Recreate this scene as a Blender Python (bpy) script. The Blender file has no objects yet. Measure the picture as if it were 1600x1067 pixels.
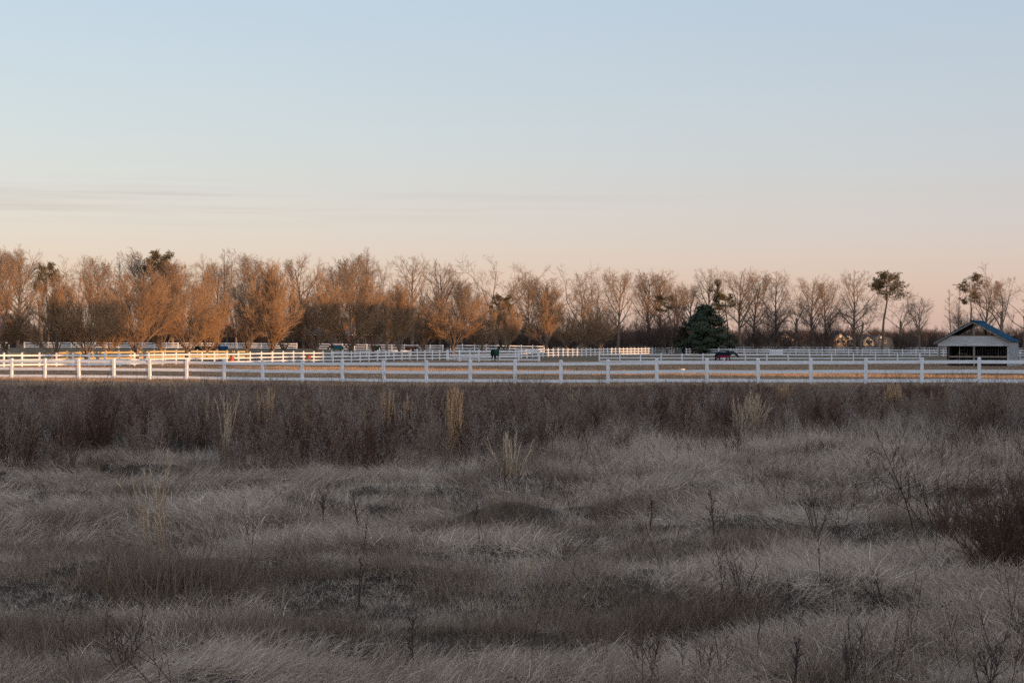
import bpy, math, random
import numpy as np
from mathutils import Matrix, Vector, Euler

rng = np.random.default_rng(7)
random.seed(7)
SC = bpy.context.scene
COL = SC.collection
R = math.radians

# ------------------------------------------------------------------ camera, sky, sun, exposure
F = 2444.0            # focal length in pixels of the 1600 px wide photograph (55 mm)
HOR = 530.0           # horizon row in the photograph
CAMH = 1.75
cam = bpy.data.cameras.new("camera")
cam.sensor_width = 36.0
cam.lens = 36.0 * F / 1600.0
cam.clip_start = 0.1
cam.clip_end = 9000.0
camo = bpy.data.objects.new("camera", cam)
COL.objects.link(camo)
camo.location = (0, 0, CAMH)
camo.rotation_euler = (math.pi / 2 - math.atan((533.5 - HOR) / F), 0, 0)
SC.camera = camo

SUN_EL = 4.0
SUN_AZ = 130.0        # clockwise from +Y: behind the camera, to the right
world = bpy.data.worlds.new("World")
SC.world = world
world.use_nodes = True
wn = world.node_tree
bg = wn.nodes["Background"]
SKY_STRENGTH = 0.12
bg.inputs[1].default_value = SKY_STRENGTH
sky = wn.nodes.new("ShaderNodeTexSky")
sky.sky_type = 'NISHITA'
sky.sun_disc = False
sky.sun_elevation = R(SUN_EL)
sky.sun_rotation = R(SUN_AZ)
sky.air_density = 1.0
sky.dust_density = 1.0
sky.ozone_density = 1.0
tc = wn.nodes.new("ShaderNodeTexCoord")
sep = wn.nodes.new("ShaderNodeSeparateXYZ")
wn.links.new(tc.outputs["Generated"], sep.inputs[0])
ramp = wn.nodes.new("ShaderNodeValToRGB")
wn.links.new(sep.outputs["Z"], ramp.inputs[0])
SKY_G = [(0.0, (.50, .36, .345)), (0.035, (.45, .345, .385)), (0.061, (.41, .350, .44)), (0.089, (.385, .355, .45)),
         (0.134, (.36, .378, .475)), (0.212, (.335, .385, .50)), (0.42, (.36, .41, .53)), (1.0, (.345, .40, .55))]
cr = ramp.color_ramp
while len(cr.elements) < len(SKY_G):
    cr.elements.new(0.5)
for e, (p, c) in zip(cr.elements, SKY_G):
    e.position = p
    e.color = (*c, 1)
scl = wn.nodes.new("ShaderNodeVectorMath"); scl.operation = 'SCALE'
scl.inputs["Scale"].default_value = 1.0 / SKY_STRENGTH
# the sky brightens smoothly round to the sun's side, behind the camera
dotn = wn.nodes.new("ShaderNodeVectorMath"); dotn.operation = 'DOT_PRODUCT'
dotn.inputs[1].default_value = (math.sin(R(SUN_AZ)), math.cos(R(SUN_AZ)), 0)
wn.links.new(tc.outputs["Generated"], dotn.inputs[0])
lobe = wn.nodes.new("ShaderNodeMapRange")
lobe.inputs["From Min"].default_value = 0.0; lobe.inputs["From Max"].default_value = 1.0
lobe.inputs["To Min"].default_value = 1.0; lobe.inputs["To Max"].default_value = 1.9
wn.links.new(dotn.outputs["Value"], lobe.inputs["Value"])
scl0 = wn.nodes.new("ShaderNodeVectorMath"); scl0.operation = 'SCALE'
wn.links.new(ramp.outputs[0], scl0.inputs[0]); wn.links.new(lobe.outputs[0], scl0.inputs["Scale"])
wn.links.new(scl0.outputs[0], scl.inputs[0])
add = wn.nodes.new("ShaderNodeVectorMath"); add.operation = 'ADD'
wn.links.new(scl.outputs[0], add.inputs[0])
wn.links.new(sky.outputs[0], add.inputs[1])
# thin high cloud streaks low in the sky
mapn = wn.nodes.new("ShaderNodeMapping")
mapn.inputs["Scale"].default_value = (1.6, 1.6, 62.0)
wn.links.new(tc.outputs["Generated"], mapn.inputs[0])
noi = wn.nodes.new("ShaderNodeTexNoise")
noi.inputs["Scale"].default_value = 2.6
noi.inputs["Detail"].default_value = 5.0
noi.inputs["Roughness"].default_value = 0.55
wn.links.new(mapn.outputs[0], noi.inputs["Vector"])
cl = wn.nodes.new("ShaderNodeMapRange")
cl.inputs["From Min"].default_value = 0.43
cl.inputs["From Max"].default_value = 0.72
cl.inputs["To Max"].default_value = 0.62
wn.links.new(noi.outputs["Fac"], cl.inputs["Value"])
band = wn.nodes.new("ShaderNodeValToRGB")
wn.links.new(sep.outputs["Z"], band.inputs[0])
bcr = band.color_ramp
for p, v in ((0.070, 0), (0.079, 1), (0.091, 1)):
    e = bcr.elements.new(p); e.color = (v, v, v, 1)
bcr.elements[0].color = (0, 0, 0, 1)
bcr.elements[-1].position = 0.102
bcr.elements[-1].color = (0, 0, 0, 1)
cxr = wn.nodes.new("ShaderNodeMapRange")
cxr.inputs["From Min"].default_value = .10; cxr.inputs["From Max"].default_value = -.22
cxr.inputs["To Min"].default_value = .15
wn.links.new(sep.outputs["X"], cxr.inputs["Value"])
mul0 = wn.nodes.new("ShaderNodeMath"); mul0.operation = 'MULTIPLY'
wn.links.new(cxr.outputs[0], mul0.inputs[0]); wn.links.new(band.outputs[0], mul0.inputs[1])
mul = wn.nodes.new("ShaderNodeMath"); mul.operation = 'MULTIPLY'
wn.links.new(cl.outputs[0], mul.inputs[0]); wn.links.new(mul0.outputs[0], mul.inputs[1])
mixc = wn.nodes.new("ShaderNodeMix"); mixc.data_type = 'RGBA'
wn.links.new(mul.outputs[0], mixc.inputs["Factor"])
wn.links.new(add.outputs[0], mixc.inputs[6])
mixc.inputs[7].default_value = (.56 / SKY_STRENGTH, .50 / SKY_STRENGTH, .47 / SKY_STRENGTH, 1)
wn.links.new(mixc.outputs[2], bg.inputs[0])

sun = bpy.data.lights.new("sun", 'SUN')
sun.energy = 5.0
sun.angle = R(0.5)
sun.color = (1.0, 0.535, 0.225)
suno = bpy.data.objects.new("sun", sun)
COL.objects.link(suno)
TO_SUN = Vector((math.sin(R(SUN_AZ)) * math.cos(R(SUN_EL)), math.cos(R(SUN_AZ)) * math.cos(R(SUN_EL)), math.sin(R(SUN_EL))))
suno.rotation_euler = TO_SUN.to_track_quat('Z', 'Y').to_euler()
suno.location = (60, -60, 40)

SC.view_settings.view_transform = 'Standard'
SC.view_settings.look = 'None'
SC.view_settings.exposure = 0.0
SC.view_settings.gamma = 1.0
SC.view_settings.use_curve_mapping = False
SC.cycles.use_denoising = False
SC.cycles.max_bounces = 6
SC.cycles.diffuse_bounces = 3
SC.cycles.glossy_bounces = 2

# ------------------------------------------------------------------ helpers
def sock(n, name):
    return n.inputs[name]

def mat(name, base, rough=0.8, var=None, scale=1.0, spec=0.2, detail=6.0, bump=0.0, bscale=30.0, tint_attr=None,
        stretch=None, coords='Object'):
    """Principled material: base colour varied by noise towards var; optional per-blade tint attribute and bump."""
    m = bpy.data.materials.new(name)
    m.use_nodes = True
    nt = m.node_tree
    p = nt.nodes["Principled BSDF"]
    p.inputs["Roughness"].default_value = rough
    p.inputs["Specular IOR Level"].default_value = spec
    p.inputs["Base Color"].default_value = (*base, 1)
    out = None
    if var is not None:
        tcn = nt.nodes.new("ShaderNodeTexCoord") if coords == 'Object' else nt.nodes.new("ShaderNodeNewGeometry")
        src = tcn.outputs["Object"] if coords == 'Object' else tcn.outputs["Position"]
        if stretch:
            mp = nt.nodes.new("ShaderNodeMapping")
            mp.inputs["Scale"].default_value = stretch
            nt.links.new(src, mp.inputs[0]); src = mp.outputs[0]
        nz = nt.nodes.new("ShaderNodeTexNoise")
        nz.inputs["Scale"].default_value = scale
        nz.inputs["Detail"].default_value = detail
        nz.inputs["Roughness"].default_value = 0.62
        nt.links.new(src, nz.inputs["Vector"])
        mr = nt.nodes.new("ShaderNodeMapRange")
        mr.inputs["From Min"].default_value = 0.33
        mr.inputs["From Max"].default_value = 0.67
        nt.links.new(nz.outputs["Fac"], mr.inputs["Value"])
        mx = nt.nodes.new("ShaderNodeMix"); mx.data_type = 'RGBA'
        nt.links.new(mr.outputs[0], mx.inputs["Factor"])
        mx.inputs[6].default_value = (*base, 1)
        mx.inputs[7].default_value = (*var, 1)
        out = mx.outputs[2]
    if tint_attr:
        at = nt.nodes.new("ShaderNodeAttribute")
        at.attribute_name = tint_attr
        hv = nt.nodes.new("ShaderNodeVectorMath"); hv.operation = 'SCALE'
        if out is not None:
            nt.links.new(out, hv.inputs[0])
        else:
            hv.inputs[0].default_value = base
        nt.links.new(at.outputs["Fac"], hv.inputs["Scale"])
        out = hv.outputs[0]
    if out is not None:
        nt.links.new(out, p.inputs["Base Color"])
    if bump:
        nb = nt.nodes.new("ShaderNodeTexNoise")
        nb.inputs["Scale"].default_value = bscale
        nb.inputs["Detail"].default_value = 4
        g = nt.nodes.new("ShaderNodeNewGeometry")
        nt.links.new(g.outputs["Position"], nb.inputs["Vector"])
        b = nt.nodes.new("ShaderNodeBump")
        b.inputs["Strength"].default_value = bump
        b.inputs["Distance"].default_value = 0.05
        nt.links.new(nb.outputs["Fac"], b.inputs["Height"])
        nt.links.new(b.outputs[0], p.inputs["Normal"])
    return m

def translucent(m, share):
    nt = m.node_tree
    p = nt.nodes["Principled BSDF"]
    out = next(n for n in nt.nodes if n.type == 'OUTPUT_MATERIAL')
    t = nt.nodes.new("ShaderNodeBsdfTranslucent")
    for l in list(nt.links):
        if l.to_node == p and l.to_socket.name == "Base Color": nt.links.new(l.from_socket, t.inputs[0])
    mx = nt.nodes.new("ShaderNodeMixShader"); mx.inputs[0].default_value = share
    nt.links.new(p.outputs[0], mx.inputs[1]); nt.links.new(t.outputs[0], mx.inputs[2])
    nt.links.new(mx.outputs[0], out.inputs[0])

def np_mesh(name, V, quads=None, tris=None, m=None, smooth=False, tint=None):
    me = bpy.data.meshes.new(name)
    V = np.asarray(V, dtype=np.float32)
    me.vertices.add(len(V))
    me.vertices.foreach_set("co", V.ravel())
    nq = 0 if quads is None else len(quads)
    nt_ = 0 if tris is None else len(tris)
    loops = []
    if nq: loops.append(np.asarray(quads, dtype=np.int32).ravel())
    if nt_: loops.append(np.asarray(tris, dtype=np.int32).ravel())
    L = np.concatenate(loops)
    me.loops.add(len(L)); me.loops.foreach_set("vertex_index", L)
    st = np.concatenate([np.arange(nq) * 4, nq * 4 + np.arange(nt_) * 3]).astype(np.int32)
    me.polygons.add(nq + nt_)
    me.polygons.foreach_set("loop_start", st)
    if smooth:
        me.polygons.foreach_set("use_smooth", np.ones(nq + nt_, dtype=bool))
    me.update(calc_edges=True)
    if tint is not None:
        a = me.attributes.new("tint", 'FLOAT', 'POINT')
        a.data.foreach_set("value", np.asarray(tint, dtype=np.float32))
    if m is not None:
        me.materials.append(m)
    return me

def link(name, me, parent=None, loc=(0, 0, 0), rot=(0, 0, 0), scale=(1, 1, 1)):
    o = bpy.data.objects.new(name, me)
    COL.objects.link(o)
    o.location = loc; o.rotation_euler = rot; o.scale = scale
    if parent is not None:
        o.parent = parent
    return o

def tag(o, label=None, cat=None, group=None, kind=None):
    if label: o["label"] = label
    if cat: o["category"] = cat
    if group: o["group"] = group
    if kind: o["kind"] = kind
    return o

def thing(name, label, cat, loc=(0, 0, 0), rz=0.0, group=None):
    o = bpy.data.objects.new(name, None)
    COL.objects.link(o)
    o.empty_display_size = 0.3
    o.location = loc; o.rotation_euler = (0, 0, rz)
    return tag(o, label, cat, group)

class MB:
    """collects boxes, prisms and lofts into one mesh"""
    def __init__(self): self.v = []; self.f = []
    def add(self, vs, fs):
        n = len(self.v)
        self.v += [tuple(v) for v in vs]
        self.f += [tuple(i + n for i in f) for f in fs]
    def box(self, x0, x1, y0, y1, z0, z1):
        self.add([(x0, y0, z0), (x1, y0, z0), (x1, y1, z0), (x0, y1, z0), (x0, y0, z1), (x1, y0, z1), (x1, y1, z1), (x0, y1, z1)],
                 [(0, 3, 2, 1), (4, 5, 6, 7), (0, 1, 5, 4), (1, 2, 6, 5), (2, 3, 7, 6), (3, 0, 4, 7)])
    def poly_y(self, pts, y0, y1):
        """polygon in xz extruded along y"""
        n = len(pts)
        self.add([(x, y0, z) for x, z in pts] + [(x, y1, z) for x, z in pts],
                 [tuple(range(n)), tuple(range(2 * n - 1, n - 1, -1))] + [(i, i + n, (i + 1) % n + n, (i + 1) % n) for i in range(n)])
    def poly_x(self, pts, x0, x1):
        n = len(pts)
        self.add([(x0, y, z) for y, z in pts] + [(x1, y, z) for y, z in pts],
                 [tuple(range(n)), tuple(range(2 * n - 1, n - 1, -1))] + [(i, i + n, (i + 1) % n + n, (i + 1) % n) for i in range(n)])
    def loft(self, rings, cap=True):
        n = len(rings[0])
        base = len(self.v)
        for r in rings: self.v += [tuple(p) for p in r]
        for k in range(len(rings) - 1):
            for i in range(n):
                j = (i + 1) % n
                self.f.append((base + k * n + i, base + k * n + j, base + (k + 1) * n + j, base + (k + 1) * n + i))
        if cap:
            self.f.append(tuple(base + i for i in range(n))[::-1])
            self.f.append(tuple(base + (len(rings) - 1) * n + i for i in range(n)))
    def tube(self, pts, radii, sides=8, squash=1.0):
        rings = []
        pts = [Vector(p) for p in pts]
        for k, p in enumerate(pts):
            t = (pts[min(k + 1, len(pts) - 1)] - pts[max(k - 1, 0)]).normalized()
            ref = Vector((0, 1, 0)) if abs(t.y) < 0.9 else Vector((1, 0, 0))
            u = t.cross(ref).normalized(); w = t.cross(u)
            r = radii[k]
            ru, rw = (r if isinstance(r, tuple) else (r, r * squash))
            rings.append([p + u * math.cos(a) * ru + w * math.sin(a) * rw for a in [2 * math.pi * i / sides for i in range(sides)]])
        self.loft(rings)
    def mesh(self, name, m, smooth=False):
        me = bpy.data.meshes.new(name)
        me.from_pydata(self.v, [], self.f)
        if smooth:
            me.polygons.foreach_set("use_smooth", np.ones(len(me.polygons), dtype=bool))
        me.update()
        if m: me.materials.append(m)
        return me

# ------------------------------------------------------------------ terrain
def px(x, Y):
    """lateral position in metres of photograph column x at distance Y"""
    return (x - 800.0) / F * Y

CTRL = []   # (X, Y, z)
def ctrl(x, Y, ybase):
    CTRL.append((px(x, Y), Y, CAMH - (ybase - HOR) * Y / F))
for x, Y, yb in ((20, 88, 593.5), (178, 86.5, 594), (409, 83, 597.5), (600, 79, 600), (804, 76, 602), (1027, 73, 602), (1184, 70, 602.5),
                 (1352, 68, 603.5), (1530, 66, 602),
                 (6, 141, 575.5), (210, 159, 574), (400, 177, 570.5), (560, 199, 566.5), (698, 229, 562.5), (860, 251, 557.5), (930, 272, 556.8),
                 (1060, 300, 555.3), (1250, 297, 556), (1500, 290, 557), (1650, 288, 557.5),
                 (940, 183, 567.3), (1100, 180, 567.8), (1300, 176, 568), (1437, 173, 568.2), (1525, 147, 573.5), (718, 165, 565), (842, 160, 565),
                 (83, 166, 568), (275, 188, 564),
                 (50, 320, 543.5), (300, 320, 544), (460, 318, 545), (600, 318, 546.5), (690, 300, 549), (800, 320, 550), (1060, 330, 552)):
    ctrl(x, Y, yb)
for Y in (1, 8, 14, 20):
    for k in (-.45, -.15, .15, .45):
        CTRL.append((k * Y, Y, 0.0))
for x in (100, 500, 900, 1300, 1500):
    CTRL.append((px(x, 40), 40, -0.20)); CTRL.append((px(x, 28), 28, -0.07)); CTRL.append((px(x, 56), 56, -0.36))
for x in (-300, 200, 600, 1000, 1400, 1900):
    CTRL.append((px(x, 520), 520, -0.8)); CTRL.append((px(x, 900), 900, -1.2))
for X, Y in ((-30, -30), (30, -30), (0, -80), (-80, -20), (80, -20), (60, 20), (-60, 20)):
    CTRL.append((X, Y, 0.0))
CTRL = np.array(CTRL)

def vnoise(x, y, seed):
    """cheap smooth value noise"""
    r = np.random.default_rng(seed)
    tab = r.random((64, 64))
    xi = np.floor(x).astype(int); yi = np.floor(y).astype(int)
    fx = x - xi; fy = y - yi
    fx = fx * fx * (3 - 2 * fx); fy = fy * fy * (3 - 2 * fy)
    g = lambda a, b: tab[a % 64, b % 64]
    return (g(xi, yi) * (1 - fx) + g(xi + 1, yi) * fx) * (1 - fy) + (g(xi, yi + 1) * (1 - fx) + g(xi + 1, yi + 1) * fx) * fy

def ground(X, Y, bumps=True):
    X = np.atleast_1d(np.asarray(X, float)); Y = np.atleast_1d(np.asarray(Y, float))
    num = np.zeros_like(X); den = np.zeros_like(X)
    for cx, cy, cz in CTRL:
        s = 0.08 * abs(cy) + 1.5
        d2 = ((X - cx) ** 2 + (Y - cy) ** 2) / s ** 2
        w = (1.0 / (d2 + 0.4)) ** 1.7 
        num += w * cz; den += w
    z = num / den
    if bumps:
        d = np.hypot(X, Y)
        a = np.clip(1.2 - d / 60.0, 0.12, 1.0)
        z = z + a * (0.30 * (vnoise(X / 1.7 + 7, Y / 1.25 + 3, 1) - .5) + 0.20 * (vnoise(X / .75, Y / .6, 2) - .5)
                     + 0.25 * (vnoise(X / 6 + 2, Y / 6 + 9, 3) - .5)) 
    return z

def gz(X, Y):
    return float(ground([X], [Y])[0])

def at(x, Y, dz=0.0):
    X = px(x, Y)
    return Vector((X, Y, gz(X, Y) + dz))

# ------------------------------------------------------------------ materials
M_soil = mat("dry_thatch_soil", (.16, .125, .095), .95, (.09, .068, .052), 1.6, .1, 8, .8, 22, coords='World')
M_vinyl = mat("white_vinyl", (.90, .90, .90), .45, (.78, .775, .76), 2.2, .4, 8, coords='World')
M_cream = mat("cream_painted_wood", (.66, .55, .33), .7, (.5, .4, .22), 3.0, .2)
M_bark = mat("grey_brown_bark", (.29, .21, .145), .9, (.14, .105, .08), 4.0, .1, 6, .5, 14)
M_twig = mat("bare_twigs", (.38, .24, .135), .9, (.29, .18, .105), .6, .1)
M_twig2 = mat("pale_bare_twigs", (.30, .215, .15), .9, (.22, .155, .11), .6, .1)
M_needle = mat("pine_needles", (.095, .085, .035), .75, (.15, .105, .05), .8, .2)
M_magnolia = mat("glossy_evergreen_leaves", (.022, .036, .016), .5, (.035, .045, .02), 1.5, .25)
M_grass = mat("pale_dry_grass", (.70, .575, .455), .9, (.55, .425, .32), .45, .1, 6, tint_attr="tint", coords='World')
M_grassr = mat("reddish_dry_grass", (.36, .27, .195), .9, (.24, .17, .12), .5, .1, 6, tint_attr="tint", coords='World')
M_brush = mat("dark_weed_stalks", (.072, .038, .026), .95, (.118, .066, .045), .22, .05, 5, tint_attr="tint", coords='World')
M_sedge = mat("golden_broomsedge", (.60, .37, .20), .9, (.66, .44, .25), 3, .1, 4, tint_attr="tint")
M_sedgep = mat("pale_straw_stalks", (.64, .49, .34), .9, (.52, .38, .24), 3, .1, 4, tint_attr="tint")
M_turf = mat("grazed_paddock_grass", (.55, .39, .265), .9, (.38, .26, .165), .35, .1, 6, tint_attr="tint", coords="World")
for _m in (M_grass, M_grassr): translucent(_m, .38)
for _m in (M_sedge, M_sedgep): translucent(_m, .3)
M_brush2 = mat("brown_weed_stalks", (.19, .125, .09), .95, (.26, .18, .13), .3, .05, 5, tint_attr="tint", coords="World")
M_brush3 = mat("grey_tan_weed_stalks", (.34, .28, .235), .95, (.26, .2, .165), .3, .05, 5, tint_attr="tint", coords="World")
M_dark = mat("dark_twig_bark", (.055, .042, .038), .9, (.085, .06, .05), 3, .1)
M_twigd = mat("shade_darkened_twigs", (.135, .095, .075), .9, (.10, .07, .06), .6, .1)  # darker copy of the twig colour, for shade along the foot of the trees
M_redtwig = mat("red_brown_twig_bark", (.105, .06, .045), .9, (.15, .09, .065), 3, .1)

# ------------------------------------------------------------------ ground sheet (polar grid round the camera, to the horizon)
def build_ground():
    az = np.concatenate([np.linspace(-24, 24, 300), np.linspace(24, 336, 90)[1:-1]])
    az = np.radians(az)
    rad = np.concatenate([np.linspace(0.5, 6.5, 10), np.linspace(7, 32, 210), np.geomspace(32.4, 330, 150)[0:], np.geomspace(345, 6000, 40)])
    A, Rr = np.meshgrid(az, rad)
    X = Rr * np.sin(A); Y = Rr * np.cos(A)
    Z = ground(X.ravel(), Y.ravel())
    V = np.stack([X.ravel(), Y.ravel(), Z], 1)
    na = len(az); nr = len(rad)
    i = np.arange(nr - 1)[:, None]; j = np.arange(na)[None, :]
    a = i * na + j; b = i * na + (j + 1) % na
    Q = np.stack([a, b, b + na, a + na], -1).reshape(-1, 4)[:, ::-1]
    c = len(V)
    V = np.vstack([V, [[0, 0, gz(0, 0)]]])
    jj = np.arange(na)
    T = np.stack([np.full(na, c), (jj + 1) % na, jj], 1)
    return np_mesh("ground", V, Q, T, None, True)

M_ground = bpy.data.materials.new("field_ground")
M_ground.use_nodes = True
nt = M_ground.node_tree
P = nt.nodes["Principled BSDF"]; P.inputs["Roughness"].default_value = 0.95; P.inputs["Specular IOR Level"].default_value = 0.05
geo = nt.nodes.new("ShaderNodeNewGeometry")
def gnoise(scale, detail, stretch=(1, 1, 1)):
    mp = nt.nodes.new("ShaderNodeMapping"); mp.inputs["Scale"].default_value = stretch
    nt.links.new(geo.outputs["Position"], mp.inputs[0])
    n = nt.nodes.new("ShaderNodeTexNoise"); n.inputs["Scale"].default_value = scale; n.inputs["Detail"].default_value = detail
    n.inputs["Roughness"].default_value = .65
    nt.links.new(mp.outputs[0], n.inputs["Vector"])
    mr = nt.nodes.new("ShaderNodeMapRange"); mr.inputs["From Min"].default_value = .35; mr.inputs["From Max"].default_value = .65
    nt.links.new(n.outputs["Fac"], mr.inputs["Value"])
    return mr.outputs[0]
def gmix(fac, a, b):
    mx = nt.nodes.new("ShaderNodeMix"); mx.data_type = 'RGBA'
    nt.links.new(fac, mx.inputs["Factor"])
    for s, v in ((6, a), (7, b)):
        if isinstance(v, tuple): mx.inputs[s].default_value = (*v, 1)
        else: nt.links.new(v, mx.inputs[s])
    return mx.outputs[2]
c1 = gmix(gnoise(1.2, 8), (.17, .135, .10), (.09, .07, .055))          # thatch under the rough grass
c2 = gmix(gnoise(.35, 10, (1, 1.6, 1)), (.30, .215, .145), (.20, .15, .10))   # grazed winter paddock
c2b = gmix(gnoise(.05, 6, (1, 1.4, 1)), c2, (.25, .215, .14))
c3 = gmix(gnoise(6, 6), c2b, (.14, .10, .07))
sepg = nt.nodes.new("ShaderNodeSeparateXYZ"); nt.links.new(geo.outputs["Position"], sepg.inputs[0])
mrg = nt.nodes.new("ShaderNodeMapRange"); mrg.inputs["From Min"].default_value = 48; mrg.inputs["From Max"].default_value = 66
nt.links.new(sepg.outputs["Y"], mrg.inputs["Value"])
mx3 = nt.nodes.new("ShaderNodeMath"); mx3.operation = 'MULTIPLY'; mx3.inputs[1].default_value = .55
c4 = gmix(mrg.outputs[0], c1, gmix(gnoise(3.0, 8), c2b, c3))
nt.links.new(c4, P.inputs["Base Color"])
bmp = nt.nodes.new("ShaderNodeBump"); bmp.inputs["Strength"].default_value = 1.0; bmp.inputs["Distance"].default_value = 0.12
nt.links.new(gnoise(9, 8), bmp.inputs["Height"]); nt.links.new(bmp.outputs[0], P.inputs["Normal"])
g_me = build_ground(); g_me.materials.append(M_ground)
tag(link("ground", g_me), kind="structure")

# ------------------------------------------------------------------ trees: growth in numpy
def unit(v):
    return v / np.maximum(np.linalg.norm(v, axis=-1, keepdims=True), 1e-9)

def walk(P0, D0, L, K, jit, trop, r):
    n = len(P0)
    pts = np.zeros((n, K + 1, 3)); pts[:, 0] = P0
    d = D0.copy()
    for k in range(K):
        d = unit(d + r.normal(0, jit, (n, 3)) + np.array([0, 0, 1.0]) * trop)
        pts[:, k + 1] = pts[:, k] + d * (L / K)[:, None]
    return pts

def branch(paths, L, R0, n, tr, ang, ratio, fall, K, jit, trop, rr, r):
    """n children on every parent path -> new paths, lengths, start radii"""
    m, K1, _ = paths.shape
    t = (tr[0] + (tr[1] - tr[0]) * (np.arange(n)[None, :] + r.random((m, n))) / n)
    ft = t * (K1 - 1); i = np.minimum(ft.astype(int), K1 - 2); f = (ft - i)[..., None]
    ar = np.arange(m)[:, None]
    a = paths[ar, i]; b = paths[ar, i + 1]
    pos = a * (1 - f) + b * f
    T = unit(b - a)
    ref = np.where(np.abs(T[..., 2:3]) < .9, np.array([0, 0, 1.0]), np.array([1.0, 0, 0]))
    U = unit(np.cross(T, ref)); W = np.cross(T, U)
    phi = np.arange(n)[None, :] * 2.399963 + r.random((m, 1)) * 6.28 + r.normal(0, .5, (m, n))
    th = np.radians(ang[0] + (ang[1] - ang[0]) * r.random((m, n)))
    D = np.cos(th)[..., None] * T + np.sin(th)[..., None] * (np.cos(phi)[..., None] * U + np.sin(phi)[..., None] * W)
    Ln = L[:, None] * ratio * (1 - fall * t) * (.7 + .6 * r.random((m, n)))
    Rn = np.broadcast_to((R0[:, None] * (1 - .75 * t)) * rr, (m, n))
    pos = pos.reshape(-1, 3); D = unit(D.reshape(-1, 3)); Ln = Ln.ravel()
    return walk(pos, D, Ln, K, jit, trop, r), Ln, Rn.ravel()

def tubes(paths, R0, R1, sides):
    n, K1, _ = paths.shape
    T = np.gradient(paths, axis=1); T = unit(T)
    ref = np.where(np.abs(T[:, :1, 2:3]) < .8, np.array([0, 0, 1.0]), np.array([1.0, 0, 0]))
    U = unit(np.cross(T, np.broadcast_to(ref, T.shape))); W = np.cross(T, U)
    s = np.linspace(0, 1, K1)[None, :]
    rad = R0[:, None] * (1 - s) + R1[:, None] * s
    an = np.arange(sides) * 2 * math.pi / sides
    V = paths[:, :, None, :] + rad[..., None, None] * (np.cos(an)[None, None, :, None] * U[:, :, None, :] + np.sin(an)[None, None, :, None] * W[:, :, None, :])
    b = (np.arange(n) * K1 * sides)[:, None, None]
    k = (np.arange(K1 - 1) * sides)[None, :, None]
    i = np.arange(sides)[None, None, :]
    j = (i + 1) % sides
    Q = np.stack([b + k + i, b + k + j, b + k + sides + j, b + k + sides + i], -1).reshape(-1, 4)
    return V.reshape(-1, 3), Q

def cones(paths, R0):
    """last level: three-sided spikes along the polyline (triangles only)"""
    n, K1, _ = paths.shape
    if K1 > 2:
        V, Q = tubes(paths, R0, R0 * .35, 3)
        return V, Q, np.zeros((0, 3), int)
    d = unit(paths[:, 1] - paths[:, 0])
    ref = np.where(np.abs(d[:, 2:3]) < .8, np.array([0, 0, 1.0]), np.array([1.0, 0, 0]))
    U = unit(np.cross(d, ref)); W = np.cross(d, U)
    an = np.arange(3) * 2 * math.pi / 3
    ring = paths[:, :1] + R0[:, None, None] * (np.cos(an)[None, :, None] * U[:, None] + np.sin(an)[None, :, None] * W[:, None])
    V = np.concatenate([ring, paths[:, 1:2]], 1).reshape(-1, 3)
    b = (np.arange(n) * 4)[:, None]
    T = np.concatenate([b + [0, 1, 3], b + [1, 2, 3], b + [2, 0, 3]]).reshape(-1, 3)
    return V, np.zeros((0, 4), int), T

def join(parts):
    Vs, Qs, Ts, o = [], [], [], 0
    for V, Q, T in parts:
        Vs.append(V); Qs.append(np.asarray(Q).reshape(-1, 4) + o); Ts.append(np.asarray(T).reshape(-1, 3) + o); o += len(V)
    return np.vstack(Vs), np.vstack(Qs).astype(int), np.vstack(Ts).astype(int)

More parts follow.
